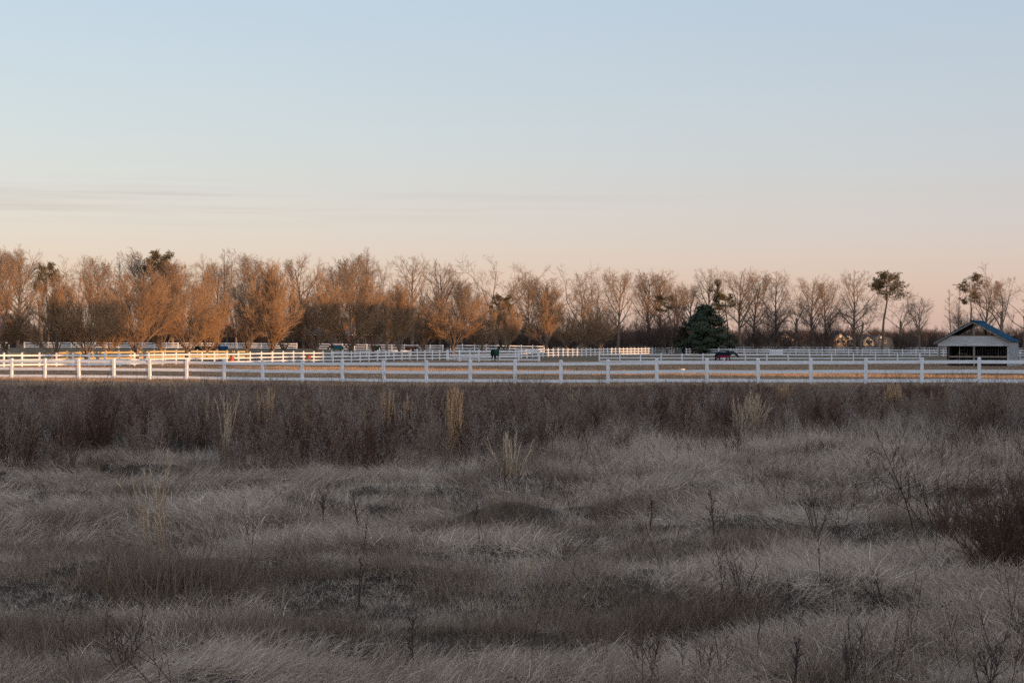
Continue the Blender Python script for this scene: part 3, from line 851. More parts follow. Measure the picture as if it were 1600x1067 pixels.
# ------------------------------------------------------------------ run-in shed with the blue roof
M_board = mat("weathered_white_boards", (.66, .65, .64), .8, (.44, .41, .40), 1.4, .1, 9, stretch=(1, 1, 5), coords='World')
M_raw = mat("weathered_raw_timber", (.36, .29, .22), .9, (.22, .17, .13), 2.5, .1, 6, stretch=(4, 4, .6))
M_inside = mat("dark_boards", (.035, .03, .03), .9, (.06, .05, .045), 3, .1)  # near-black timber for the inner parts of the shed
M_blue = mat("blue_painted_metal_roof", (.005, .068, .125), .65, (.007, .085, .15), .8, .1)
def shed():
    Y0 = 147.0
    a = R(26.5)
    base = at(1521, Y0)
    base.z = CAMH - (573.5 - HOR) * Y0 / F
    S = thing("horse_shed", "white open fronted horse shed with a blue metal roof at the right", "shed", base, -a)
    W, D = 3.22, 5.2            # half width, depth; local x right along the front, y backwards
    HE, HA = 2.42, 4.28         # eave, apex
    sl = (HA - HE) / (W + .15)
    def part(nm, mm, f, parent=S):
        b = MB(); f(b); return link(nm, b.mesh(nm, mm), parent)
    # roof panels in sheets, ribs on each
    th = .05
    nsh = 7
    for sx in (-1, 1):
        for k in range(nsh):
            y0 = -.35 + k * (D + .6) / nsh; y1 = y0 + (D + .6) / nsh - .006
            def sheet(b, y0=y0, y1=y1):
                ex_ = W + (.42 if sx < 0 else .20)
                z = lambda x: HA - sl * x
                b.poly_y([(sx * .0, z(0)), (sx * ex_, z(ex_)), (sx * ex_, z(ex_) + th), (sx * .0, z(0) + th)], y0, y1)
                b.poly_y([(sx * .02, z(.02) + th), (sx * ex_, z(ex_) + th), (sx * ex_, z(ex_) + th + .03), (sx * .02, z(.02) + th + .03)], y0 + .02, y0 + .07)
            part("roof_sheet", M_blue, sheet)
    part("ridge_cap", M_blue, lambda b: b.poly_y([(-.22, HA - .06 + th), (0, HA + .06 + th), (.22, HA - .06 + th), (.22, HA - .03 + th), (0, HA + .1 + th), (-.22, HA - .03 + th)], -.37, D + .27))
    # barge boards on the front rake
    for sx in (-1, 1):
        part("barge_board", M_raw, lambda b: b.poly_y([(sx * .01, HA - .16), (sx * (W + .40), HA - .16 - sl * (W + .40)), (sx * (W + .40), HA - .02 - sl * (W + .40)), (sx * .01, HA - .02)], -.33, -.29))
    # white gable boards across the front, clipped to the rake
    zb, zt, nb = 2.10, 2.90, 4
    for k in range(nb):
        z0 = zb + (zt - zb) * k / nb; z1 = zb + (zt - zb) * (k + 1) / nb - .012
        xa = min(W + .1, (HA - .22 - z0) / sl); xb = min(W + .1, (HA - .22 - z1) / sl)
        part("gable_board", M_board, lambda b: b.poly_y([(-xa, z0), (xa, z0), (xb, z1), (-xb, z1)], -.03 - .004 * (k % 2), 0.0))
    part("header_trim", M_board, lambda b: b.box(-W - .05, W + .1, -.07, -.035, zb - .12, zb + .06))
    # posts
    for x, y, mm, w in ((-W + .05, .06, M_raw, .15), (-W + .75, .5, M_inside, .13), (0.05, .06, M_raw, .16), (W - .08, .06, M_board, .16),
                        (-W + .05, D - .1, M_raw, .15), (W - .08, D - .1, M_raw, .15)):
        part("post", mm, lambda b: b.box(x - w / 2, x + w / 2, y - w / 2 + .05, y + w / 2 + .05, -.4, 2.3 if y > 1 else 1.98))
    part("king_post", M_raw, lambda b: b.box(-.03, .13, .05, .18, 2.97, HA - .12))
    part("tie_beam", M_raw, lambda b: b.box(-W * .72, W * .72, .05, .17, 2.84, 2.97))
    for xq in (.75, 1.35):
        part("truss_strut", M_inside, lambda b: b.box(xq, xq + .16, 1.6, 1.7, 3.0, HA - sl * (xq + .2) - .03))
    # rails across the stall front
    for z in (.97, .50):
        part("stall_rail", M_raw if z > .9 else M_board, lambda b: b.box(-W + .98, -.04, .10, .15, z - .08, z + .08))
        part("stall_rail", M_raw if z > .9 else M_board, lambda b: b.box(.14, W - .17, .10, .15, z - .08, z + .08))
    # inner partition, back wall, right wall in vertical boards
    for k in range(14):
        y0 = .2 + k * (D - .4) / 14
        part("partition_board", M_inside, lambda b: b.box(-W + .95, -W + .99, y0, y0 + (D - .4) / 14 - .01, -.2, 2.3))
    for k in range(22):
        x0 = -W + 1.0 + k * (2 * W - 1.1) / 22
        part("back_board", M_inside, lambda b: b.box(x0, x0 + (2 * W - 1.1) / 22 - .012, D - .06, D - .02, -.2, 2.9))
    for k in range(17):
        y0 = -.02 + k * (D + .04) / 17
        part("wall_board", M_board, lambda b: b.box(W + .03 + .006 * (k % 2), W + .065 + .006 * (k % 2), y0, y0 + (D + .04) / 17 - .014, -.12 - .05 * random.random(), 2.4))
    part("inside_wall", M_inside, lambda b: b.box(W - .005, W + .02, .2, D - .1, -.1, 2.3))
    part("ceiling_boards", M_inside, lambda b: b.box(-W + .95, W - .1, 2.2, D - .1, 2.42, 2.46))
    part("wall_foot", M_board, lambda b: b.box(W - .04, W + .028, .2, .34, -.35, .2))
    # hay rack inside
    part("hay_rack", M_raw, lambda b: (b.box(-1.9, -1.0, 2.0, 2.06, 1.2, 1.28), b.box(-1.9, -1.84, 2.0, 2.06, .6, 1.3), b.box(-1.06, -1.0, 2.0, 2.06, .6, 1.3)))
shed()

# ------------------------------------------------------------------ brick barn behind the middle trees, a second barn at the left edge
M_brick = mat("weathered_red_brick", (.25, .115, .095), .9, (.18, .085, .075), 5, .1, 8)
M_slate = mat("blue_grey_metal_roof", (.085, .10, .13), .7, (.065, .08, .105), .6, .15)
M_glass = mat("dark_window_glass", (.02, .024, .03), .15, None, spec=.5)
M_greydoor = mat("grey_green_door_paint", (.20, .215, .20), .7, (.15, .165, .155), 3)
M_white = mat("white_trim_paint", (.78, .77, .75), .6, (.70, .69, .67), 2)
def barn(x, Y, ln, he, ha, label, wallm, windows=True, dp=12.0):
    b0 = at(x, Y)
    T = thing("barn", label, "barn", b0, 0)
    h = ln / 2
    bm = MB(); bm.box(-h, h, 0, dp, -.5, he); bm.poly_x([(0, he), (dp, he), (dp / 2, ha - .05)], -h + .01, h - .01)
    link("wall", bm.mesh("barn_wall", wallm), T)
    rf = MB(); e = .6
    rs = (ha - he) / (dp / 2)
    rf.poly_x([(-e, he - rs * e + .03), (dp / 2, ha + .03), (dp + e, he - rs * e + .03), (dp + e, he - rs * e + .13), (dp / 2, ha + .15), (-e, he - rs * e + .13)], -h - .5, h + .5)
    ro = link("roof", rf.mesh("barn_roof", M_slate), T)
    n = int(ln / .9)
    rb = MB()
    for k in range(n):
        xx = -h - .45 + k * (ln + .9) / n
        rb.poly_x([(-e, he - rs * e + .132), (dp / 2, ha + .152), (dp / 2, ha + .182), (-e, he - rs * e + .162)], xx, xx + .05)
    link("roof_seam", rb.mesh("roof_seams", M_slate), ro)["kind"] = "stuff"
    gt = MB(); gt.box(-h - .5, h + .5, -e - .12, -e - .005, he - rs * e + .0, he - rs * e + .13)
    link("gutter", gt.mesh("gutter", M_white), T)
    ds = MB(); ds.box(h - .3, h - .2, -.1, -.005, -.2, he - .2)
    link("downpipe", ds.mesh("downpipe", M_white), T)
    if windows:
        xs = np.arange(-h + 2.2, h - 1.5, 4.1)
        for k, wx in enumerate(xs):
            big = k % 3 == 1
            w, z0, z1 = (1.1, -.1, 2.3) if big else (.75, .9, 2.0)
            arc = [(wx + w * math.cos(t), z1 + w * .55 * math.sin(t)) for t in np.linspace(0, math.pi, 9)]
            fr = MB(); fr.poly_y([(wx - w - .12, z0), (wx + w + .12, z0)] + [(wx + (w + .12) * math.cos(t), z1 + (w * .55 + .12) * math.sin(t)) for t in np.linspace(0, math.pi, 9)], -.06, -.003)
            f = link("door" if big else "window", fr.mesh("opening_frame", M_greydoor if big else M_white), T)
            pn = MB(); pn.poly_y([(wx - w, z0 + .06), (wx + w, z0 + .06)] + arc, -.085, -.065)
            link("door_leaf" if big else "pane", pn.mesh("opening_pane", M_greydoor if (big and k % 2) else M_glass), f)
    return T
barn(515, 352, 39, 3.4, 7.0, "low brick horse barn with a blue grey roof half hidden behind the middle trees", M_brick)
barn(-118, 350, 34, 3.4, 7.6, "barn with a pale blue grey roof glimpsed at the left edge behind the trees", M_slate, True)

# ------------------------------------------------------------------ far houses seen between the right hand trunks
M_hw = mat("pale_house_siding", (.62, .58, .50), .8, (.54, .50, .44), 1, .1)
M_ht = mat("tan_house_siding", (.42, .33, .22), .8, (.36, .28, .19), 1, .1)
M_hr = mat("dark_shingle_roof", (.09, .09, .10), .9, (.06, .06, .07), 2, .1)
def house(x, Y, w, d, he, ha, label, m, rz=0.0):
    b0 = at(x, Y)
    T = thing("house", label, "house", b0, rz)
    b = MB(); b.box(-w / 2, w / 2, 0, d, -.6, he); b.poly_y([(-w / 2, he), (w / 2, he), (0, ha - .06)], .01, d - .01)
    link("wall", b.mesh("house_wall", m), T)
    r = MB(); s = (ha - he) / (w / 2); e = .4
    r.poly_y([(-w / 2 - e, he - s * e + .02), (0, ha + .02), (w / 2 + e, he - s * e + .02), (w / 2 + e, he - s * e + .2), (0, ha + .22), (-w / 2 - e, he - s * e + .2)], -.5, d + .5)
    ro = link("roof", r.mesh("house_roof", M_hr), T)
    c = MB(); c.box(w * .2, w * .2 + .6, d * .5, d * .5 + .6, he, ha + .7); link("chimney", c.mesh("chimney", M_brick), ro)
    for wx in (-w * .27, w * .12):
        f = MB(); f.box(wx, wx + 1.2, -.05, -.003, 1.0, 2.3); fo = link("window", f.mesh("window_frame", M_white), T)
        p = MB(); p.box(wx + .1, wx + 1.1, -.075, -.055, 1.1, 2.2); link("pane", p.mesh("window_pane", M_glass), fo)
    f = MB(); f.box(-.6, .6, -.05, -.003, he + .2, he + 1.2); link("gable_window", f.mesh("gable_window", M_white), T)
house(1313, 560, 5.0, 8, 3.0, 5.4, "small pale house with a gable far behind, left of the big straight trunk", M_ht)
house(1327, 620, 4.5, 8, 2.6, 4.6, "tiny far house roof between the pale gable and the straight trunk", M_hw)
house(1357, 600, 4.2, 7, 2.2, 4.0, "tiny sunlit cream gable far off right of the two trunks", M_hw)
house(1377, 760, 12, 16, 3.2, 4.6, "wide grey far outbuilding seen left of the curved pine trunk", M_slate, .2)
house(1228, 560, 6, 9, 3.0, 5.0, "sunlit tan far house glimpsed right of the magnolia's dark bush", M_ht, .15)

# ------------------------------------------------------------------ horses
M_black = mat("dark_bay_coat", (.02, .015, .013), .6, (.03, .022, .018), 4, .3)
M_bay = mat("brown_bay_coat", (.13, .05, .025), .6, (.09, .035, .02), 4, .3)
M_green = mat("dark_green_rug_cloth", (.012, .055, .036), .85, (.009, .042, .028), 5, .1)
M_navy = mat("navy_rug_cloth", (.010, .020, .026), .85, (.008, .015, .020), 5, .1)
M_teal = mat("teal_rug_cloth", (.012, .075, .115), .85, (.01, .06, .09), 5, .1)
M_bluerug = mat("blue_rug_cloth", (.02, .06, .14), .85, (.015, .045, .11), 5, .1)
M_red = mat("crimson_rug_panel", (.33, .02, .06), .85, (.26, .015, .05), 5, .1)
M_hair = mat("black_mane_hair", (.012, .01, .01), .7, None)
BODY = [(-.80, 1.16, .08, .07), (-.74, 1.14, .23, .19), (-.58, 1.14, .31, .27), (-.30, 1.09, .31, .285), (.05, 1.06, .32, .29), (.32, 1.10, .33, .27), (.52, 1.17, .31, .23), (.66, 1.24, .26, .17)]
def horse_body(pose, stride):
    b = MB()
    if pose == 'low':
        neck = [(.82, 1.30, .21, .12), (1.02, 1.28, .16, .095), (1.22, 1.22, .14, .085), (1.33, 1.14, .145, .095), (1.45, .98, .12, .085), (1.56, .83, .085, .065), (1.61, .76, .07, .06), (1.63, .73, .03, .03)]
        ear = (1.27, 1.33)
        neck = [(x, 0, z, a, b_) for x, z, a, b_ in neck]
    elif pose == 'turn':
        neck = [(.78, 0, 1.38, .21, .12), (.90, -.05, 1.55, .165, .10), (1.00, -.14, 1.70, .145, .10), (1.07, -.26, 1.77, .14, .10), (1.15, -.40, 1.66, .12, .085), (1.22, -.53, 1.50, .085, .065), (1.25, -.58, 1.43, .07, .06), (1.26, -.60, 1.40, .03, .03)]
        ear = (1.03, 1.90)
    else:
        neck = [(.78, 1.38, .21, .12), (.92, 1.55, .165, .10), (1.06, 1.72, .145, .09), (1.18, 1.78, .14, .095), (1.32, 1.66, .12, .085), (1.45, 1.50, .085, .065), (1.50, 1.43, .07, .06), (1.52, 1.40, .03, .03)]
        ear = (1.09, 1.92)
        neck = [(x, 0, z, a, b_) for x, z, a, b_ in neck]
    P = [(x, 0, z, a, b_) for x, z, a, b_ in BODY] + neck
    b.tube([(x, y, z) for x, y, z, _, _ in P], [(ru, rw) for _, _, _, ru, rw in P], 14)
    for sy, st in ((.13, stride), (-.13, -stride)):
        h = [(-.55, 1.08), (-.50, .80), (-.66, .50), (-.63, .14), (-.58, .05), (-.55, -.02)]
        f = [(.46, 1.05), (.44, .80), (.47, .45), (.46, .13), (.50, .05), (.53, -.02)]
        def swing(p, hip, a):
            return [(hip[0] + (x - hip[0]) * math.cos(a) - (z - hip[1]) * math.sin(a), hip[1] + (x - hip[0]) * math.sin(a) + (z - hip[1]) * math.cos(a)) for x, z in p]
        hs = swing(h, h[0], st); fs = swing(f, f[0], -st)
        lift = min(z for _, z in hs + fs)
        b.tube([(x, sy, z) for x, z in hs], [(.19, .13), (.13, .10), (.06, .05), (.045, .04), (.055, .05), (.06, .055)], 8)
        b.tube([(x, sy, z) for x, z in fs], [(.15, .10), (.095, .08), (.058, .05), (.042, .04), (.052, .05), (.06, .055)], 8)
    for sy in (-.06, .06):
        ye = -.2 if pose == 'turn' else 0
        b.tube([(ear[0], ye + sy, ear[1] - .1), (ear[0] + .01, ye + sy * 1.15, ear[1]), (ear[0] + .03, ye + sy * 1.2, ear[1] + .08)], [.045, .035, .008], 6)
    return b
def remesh(me, size):
    o = bpy.data.objects.new("tmp", me); COL.objects.link(o)
    md = o.modifiers.new("r", 'REMESH'); md.mode = 'VOXEL'; md.voxel_size = size; md.use_smooth_shade = True
    sm = o.modifiers.new("s", 'SMOOTH'); sm.iterations = 3; sm.factor = .5
    dg = bpy.context.evaluated_depsgraph_get()
    out = bpy.data.meshes.new_from_object(o.evaluated_get(dg))
    bpy.data.objects.remove(o)
    return out
def rug(z_hem, x0=-.80, x1=.60, grow=.035, band=None):
    b = MB(); xs = np.linspace(x0, x1, 12); n = 13
    bx = [p[0] for p in BODY]
    rows = []
    for x in xs:
        zc, rz_, ry = (np.interp(x, bx, [p[k] for p in BODY]) for k in (1, 2, 3))
        rz_ = max(rz_, .22) + grow; ry = max(ry, .2) + grow
        row = []
        top = zc + rz_
        for k in range(n):
            t = k / (n - 1) * 2 - 1
            a = t * math.pi / 2
            y = ry * math.sin(a) * 1.0; z = zc + rz_ * math.cos(a)
            if abs(t) > .72:                       # skirt hangs straight down
                f = (abs(t) - .72) / .28
                a2 = .72 * math.pi / 2
                y = math.copysign(ry * (math.sin(a2) + .04 * f), t); z = zc + rz_ * math.cos(a2); z = z + (z_hem - z) * f
            row.append((x, y, z))
        rows.append(row)
    m = len(xs)
    vs = [p for r in rows for p in r]
    fs = [(i * n + k, i * n + k + 1, (i + 1) * n + k + 1, (i + 1) * n + k) for i in range(m - 1) for k in range(n - 1)]
    m_ = len(vs); vs += [(x0 - .05, y * .96, z) for _, y, z in rows[0]]
    fs += [(k + 1, k, m_ + k, m_ + k + 1) for k in range(n - 1)]
    fs.append(tuple(m_ + k for k in range(n)))
    b.add(vs, fs)
    return b
def rug_panel(z0, z1, x0=-.72, x1=.58):
    b = MB(); bx = [p[0] for p in BODY]
    for s in (-1, 1):
        xs = np.linspace(x0, x1, 12); vs = []
        for x in xs:
            ry = max(np.interp(x, bx, [p[3] for p in BODY]), .2) + .035
            dip = .05 * math.sin((x - x0) / (x1 - x0) * math.pi * 3)
            vs += [(x, s * (ry + .03), z0 + dip), (x, s * (ry + .045), z1)]
        b.add(vs, [(2 * i, 2 * i + 2, 2 * i + 3, 2 * i + 1) for i in range(11)])
    return b
HB = {}
def horse(x, Y, rz, pose, stride, coat, rugm, label, s=1.0, sz=1.0, panel=False):
    k = (pose, stride, coat.name)
    if k not in HB:
        me = horse_body(pose, stride).mesh("horse_body", None)
        me = remesh(me, .028); me.materials.clear(); me.materials.append(coat); HB[k] = me
    T = thing("horse", label, "horse", at(x, Y), rz)
    T.scale = (s, s, s * sz)
    link("body", HB[k], T)
    b = MB(); b.tube([(-.78, 0, 1.26), (-.88, 0, 1.15), (-.93, .01, .85), (-.92, .02, .5), (-.90, .02, .38)], [(.04, .04), (.06, .06), (.075, .07), (.06, .05), (.01, .01)], 8)
    link("tail", b.mesh("horse_tail", M_hair, True), T)
    b = MB()
    pth = [(.70, 1.50), (.86, 1.48), (1.05, 1.42), (1.25, 1.33)] if pose == 'low' else [(.66, 1.50), (.74, 1.62), (.86, 1.76), (1.02, 1.88)]
    b.tube([(px_, 0, z) for px_, z in pth], [(.03, .03), (.07, .04), (.07, .04), (.03, .03)], 8)
    link("mane", b.mesh("horse_mane", M_hair, True), T)
    if rugm:
        r = link("rug", rug(.80).mesh("horse_rug", rugm, True), T)
        if panel:
            link("rug_panel", rug_panel(.76, .99).mesh("rug_panel", M_red, True), r)
        st = MB(); st.box(-.05, 0, -.345, .345, .735, .75); st.box(.18, .23, -.345, .345, .735, .75)
        link("surcingle", st.mesh("rug_strap", M_white), r)
    return T
horse(1131, 177, -.04, 'low', .33, M_black, M_navy, "dark horse in a navy rug with a crimson panel walking right behind the front fence", 1.04, .90, True)
horse(774, 154.5, 1.22, 'turn', .04, M_black, M_green, "black horse in a green rug standing with raised head at the paddock fence corner", .95, .98)
horse(348, 252, -2.5, 'low', .1, M_black, M_bluerug, "horse in a blue rug with its head down right of the orange trunk at left", 1.0)
horse(313, 250, .5, 'low', .1, M_black, M_navy, "dark rugged horse half hidden left of an orange tree trunk", 1.0)
horse(330, 258, .4, 'high', .05, M_bay, None, "brown horse without a rug partly hidden behind the orange trunk", .95)
horse(527, 262, math.pi, 'low', .12, M_black, M_teal, "horse in a teal rug side on before the brick barn", 1.06)
horse(588, 268, 1.1, 'low', .1, M_black, M_green, "small looking horse in a dark green rug behind the dark middle trees", 1.0)
horse(641, 266, .3, 'low', .12, M_bay, None, "brown horse grazing behind the lane fence before the arched barn window", 1.0)

# ------------------------------------------------------------------ tubs and bucket
M_tub = mat("red_orange_plastic", (.50, .10, .045), .45, (.42, .08, .04), 5, .4)
M_bucket = mat("white_plastic_bucket", (.78, .76, .72), .4, (.70, .67, .62), 5, .4)
def tub(loc, r0, r1, h, m, label, nm, cat):
    T = thing(nm, label, cat, loc)
    b = MB(); n = 20
    prof = [(r0, 0), (r1, h), (r1 + .02, h), (r1 + .02, h - .03), (r1 + .012, h - .035)]
    ring = lambda r, z: [(r * math.cos(a), r * math.sin(a), z) for a in [2 * math.pi * i / n for i in range(n)]]
    b.loft([ring(r0 * .02, 0), ring(r0, 0), ring(r1, h), ring(r1 - .015, h), ring(r0 - .012, .02), ring(.004, .02)], False)
    link("shell", b.mesh("tub_shell", m, False), T)
    b = MB(); b.loft([ring(r1, h - .03), ring(r1 + .018, h - .03), ring(r1 + .018, h + .004), ring(r1 - .016, h + .004)], False)
    link("rim", b.mesh("tub_rim", m), T)
    b = MB(); b.tube([(r1 * math.cos(a), -.02 + .05 * 0, h - .05 - .22 * math.sin(a)) if False else (r1 * 1.03 * math.cos(a), -r1 * .98 * math.sin(a) * .95, h - .06 - .05 * math.sin(a)) for a in np.linspace(0, math.pi, 9)], [.008] * 9, 6)
    link("handle", b.mesh("tub_handle", M_raw), T)
    return T
for x, nm in ((358.5, "left"), (478.5, "right")):
    a_, b_, c_ = -794.2, 16.113, .015936
    i = (a_ - (x - 800)) / (c_ * (x - 800) - b_)
    p = Vector((-45.979 + .9328 * i, 141.486 + 2.25466 * i, 0)); p.z = gz(p.x, p.y)
    nrm = Vector((2.25466, -.9328, 0)).normalized()
    p += nrm * .36; p.z += .42
    tub(p, .21, .26, .44, M_tub, ("red feed tub hung on the lane fence at the bright sunlit stretch" if nm == "left" else
        "red feed tub on the lane fence where its sunlit stretch ends"), "feed_tub", "tub")
tub(at(1066, 113), .15, .19, .42, M_bucket, "white bucket standing on the grass behind the front fence", "bucket", "bucket")

# ------------------------------------------------------------------ scattered growth: one object per kind, instanced with geometry nodes
def blades(n, rad, l, w, tilt, bend, seed, K=3, power=.5, clump=0.0):
    """n curved tapering blades -> V, Q, T, tint"""
    r = np.random.default_rng(seed)
    a = r.random(n) * 6.283; rr = rad * r.random(n) ** power
    p = np.stack([rr * np.cos(a), rr * np.sin(a), np.full(n, -.02)], 1)
    L = r.uniform(l[0], l[1], n); az = r.random(n) * 6.283
    if clump:
        az = a + r.normal(0, 1.0 / clump, n)
    th = np.radians(r.uniform(tilt[0], tilt[1], n)); bd = np.radians(r.uniform(bend[0], bend[1], n)) / K
    W = r.uniform(w[0], w[1], n)
    pts = [p]
    for k in range(K):
        d = np.stack([np.sin(th) * np.cos(az), np.sin(th) * np.sin(az), np.cos(th)], 1)
        p = p + d * (L / K)[:, None]; pts.append(p); th = th + bd; az = az + r.normal(0, .25, n)
    sd = r.random(n) * 6.283
    side = np.stack([np.cos(sd), np.sin(sd), np.zeros(n)], 1)
    V = []
    for k in range(K):
        ww = (W * (1 - .75 * k / K))[:, None] * .5
        V += [pts[k] - side * ww, pts[k] + side * ww]
    V.append(pts[K])
    V = np.stack(V, 1)           # n, 2K+1, 3
    nv = 2 * K + 1
    b = (np.arange(n) * nv)[:, None]
    Q = np.concatenate([b + [2 * k, 2 * k + 1, 2 * k + 3, 2 * k + 2] for k in range(K - 1)]) if K > 1 else np.zeros((0, 4), int)
    T = b + [2 * K - 2, 2 * K - 1, 2 * K]
    t = np.repeat(r.uniform(.35, 1.38, n), nv)
    return V.reshape(-1, 3), Q, T, t
def merge_mesh(name, parts, m):
    V, Q, T = join([(p[0], p[1], p[2]) for p in parts])
    return np_mesh(name, V, Q if len(Q) else None, T if len(T) else None, m, False, np.concatenate([p[3] for p in parts]))
def weed(seed, H=.8, n=9, rad=.16, th=1.0, nb=9, nt=4):
    """stiff upright weed stalks with fine side twigs and small dry heads"""
    r = np.random.default_rng(seed)
    a = r.random(n) * 6.283; rr = rad * r.random(n) ** .5
    P0 = np.stack([rr * np.cos(a), rr * np.sin(a), np.full(n, -.03)], 1)
    D0 = unit(np.stack([r.normal(0, .12, n), r.normal(0, .12, n), np.ones(n)], 1))
    L = H * r.uniform(.6, 1.08, n)
    p1 = walk(P0, D0, L, 5, .05, .02, r)
    parts = []
    V, Q = tubes(p1, np.full(n, .0042 * th), np.full(n, .002 * th), 3); parts.append((V, Q, NT, np.repeat(r.uniform(.7, 1.3, n), 18)))
    p2, L2, R2 = branch(p1, L, np.full(n, .002), nb, (.30, 1), (14, 42), .30, .45, 2, .08, .08, .5, r)
    V, Q = tubes(p2, np.full(len(p2), .0024 * th), np.full(len(p2), .0013 * th), 3); parts.append((V, Q, NT, np.repeat(r.uniform(.7, 1.3, len(p2)), 9)))
    p3, L3, R3 = branch(p2, L2, np.full(len(p2), .002), nt, (.25, 1), (15, 50), .42, .2, 1, .08, .08, .5, r)
    V, Q, T = cones(p3, np.full(len(p3), .0024 * th)); parts.append((V, Q, T, np.repeat(r.uniform(.7, 1.5, len(p3)), 4)))
    # leaf remnants low down and dry heads
    c = p2[:, -1]; c = np.concatenate([c, p3[:, 1]])
    k = len(c); u = unit(r.normal(0, 1, (k, 3))); w = unit(np.cross(u, r.normal(0, 1, (k, 3))))
    s = r.uniform(.004, .011, k)[:, None] * th
    V = np.stack([c - u * s, c + u * s, c + w * s * 1.6], 1).reshape(-1, 3)
    parts.append((V, np.zeros((0, 4), int), np.arange(3 * k).reshape(-1, 3), np.repeat(r.uniform(.7, 1.5, k), 3)))
    return parts

def scatter(name, protos, P, rot, scl, idx, label):
    """one object whose points carry instances of the proto meshes"""
    me = bpy.data.meshes.new(name)
    me.vertices.add(len(P)); me.vertices.foreach_set("co", np.asarray(P, np.float32).ravel())
    a = me.attributes.new("rot", 'FLOAT_VECTOR', 'POINT'); a.data.foreach_set("vector", np.asarray(rot, np.float32).ravel())
    a = me.attributes.new("scl", 'FLOAT_VECTOR', 'POINT'); a.data.foreach_set("vector", np.asarray(scl, np.float32).ravel())
    a = me.attributes.new("idx", 'INT', 'POINT'); a.data.foreach_set("value", np.asarray(idx, np.int32))
    me.update()
    o = bpy.data.objects.new(name, me); COL.objects.link(o)
    tag(o, label, None, None, "stuff")
    ng = bpy.data.node_groups.new(name, 'GeometryNodeTree')
    ng.interface.new_socket("Geometry", in_out='INPUT', socket_type='NodeSocketGeometry')
    ng.interface.new_socket("Geometry", in_out='OUTPUT', socket_type='NodeSocketGeometry')
    N, Lk = ng.nodes, ng.links
    gi = N.new("NodeGroupInput"); go = N.new("NodeGroupOutput")
    iop = N.new("GeometryNodeInstanceOnPoints")
    jn = N.new("GeometryNodeJoinGeometry")
    for pm in protos:
        po = bpy.data.objects.new(name + "_sample", pm)
        oi = N.new("GeometryNodeObjectInfo"); oi.inputs["Object"].default_value = po; oi.inputs["As Instance"].default_value = True
        Lk.new(oi.outputs["Geometry"], jn.inputs[0])
    Lk.new(gi.outputs[0], iop.inputs["Points"])
    Lk.new(jn.outputs[0], iop.inputs["Instance"])
    iop.inputs["Pick Instance"].default_value = True
    def attr(nm, typ):
        n = N.new("GeometryNodeInputNamedAttribute"); n.data_type = typ; n.inputs["Name"].default_value = nm
        return next(s for s in n.outputs if s.enabled and s.name == "Attribute")
    Lk.new(attr("idx", 'INT'), iop.inputs["Instance Index"])
    er = N.new("FunctionNodeEulerToRotation"); Lk.new(attr("rot", 'FLOAT_VECTOR'), er.inputs[0]); Lk.new(er.outputs[0], iop.inputs["Rotation"])
    Lk.new(attr("scl", 'FLOAT_VECTOR'), iop.inputs["Scale"])
    Lk.new(iop.outputs[0], go.inputs[0])
    md = o.modifiers.new("scatter", 'NODES'); md.node_group = ng
    return o

def field_points(n, y0, y1, margin=.06, power=1.0):
    """random points in the wedge of ground in front of the camera, uniform in area"""
    y = np.sqrt(rng.random(n) * (y1 ** 2 - y0 ** 2) + y0 ** 2)
    x = (rng.random(n) * 2 - 1) * (.3274 + margin) * y
    return x, y
def pxcol(X, Y): return 800 + X / Y * F

SEDGE = [  # x, base y, top y, stalks, radius, material, lean, label
    (250, 890, 712, 9, .07, 'p', .05, "tall straw clump leaning left in the near foreground, taller than anything round it"),
    (350, 730, 606, 7, .10, 'p', .07, "tallest thin pale straw stalks in the dark weeds, left of centre"),
    (322, 690, 612, 5, .10, 'p', .08, "few pale straws just left of the tallest thin stalks"),
    (182, 655, 616, 4, .14, 'p', .10, "two bent pale straws standing in the dark weeds at far left"),
    (418, 690, 608, 12, .20, 'o', .05, "orange broomsedge clump left of the reddest one"),
    (600, 685, 608, 12, .14, 'o', .05, "reddest broomsedge clump, in the middle left of the dark weeds"),
    (628, 688, 616, 8, .18, 'o', .07, "sparse orange straws touching the reddest clump's right side"),
    (708, 722, 606, 22, .10, 'o', .022, "narrow upright golden sheaf of broomsedge left of centre"),
    (798, 745, 672, 10, .14, 'p', .18, "broken pale straw bunch with crossing stalks just right of the golden sheaf"),
    (895, 655, 604, 10, .16, 'p', .05, "faint straw clump below the fence right of centre"),
    (1168, 695, 614, 36, .22, 'p', .16, "wide pale spraying straw tuft right of centre"),
    (1226, 642, 601, 40, .26, 'o', .02, "golden broomsedge block close to the fence, left one of two"),
    (1396, 655, 600, 44, .26, 'o', .02, "golden broomsedge block close to the fence, right one of two"),
    (1462, 655, 603, 10, .22, 'o', .05, "loose orange straws right of the right golden block"),
    (1340, 685, 652, 12, .16, 'p', .12, "short pale straw tuft below the right golden block"),
    (272, 640, 603, 14, .16, 'o', .03, "dim golden straw clump at the fence foot on the left"),
    (820, 905, 862, 8, .06, 'p', .14, "small bright straw tuft in the open grass at the centre"),
]
def foot(x, yb):
    """point of the ground seen at column x, row yb of the photograph"""
    Y = 20.0
    for _ in range(40):
        Y = .5 * Y + .5 * (CAMH - gz(px(x, Y), Y)) * F / (yb - HOR)
    return px(x, Y), Y
SEDGE_SPOTS = [foot(t[0], t[1]) for t in SEDGE]
# edge where the short grass gives way to the tall dark weeds, as a distance for each direction
def edge(c):
    return np.interp(c, [-100, 0, 150, 300, 450, 650, 800, 900, 1000, 1100, 1250, 1400, 1600, 1800],
                     [21.5, 21.6, 21.4, 20.6, 20.2, 20.0, 20.6, 21.5, 23.5, 24.5, 24.0, 22.5, 23.5, 24])

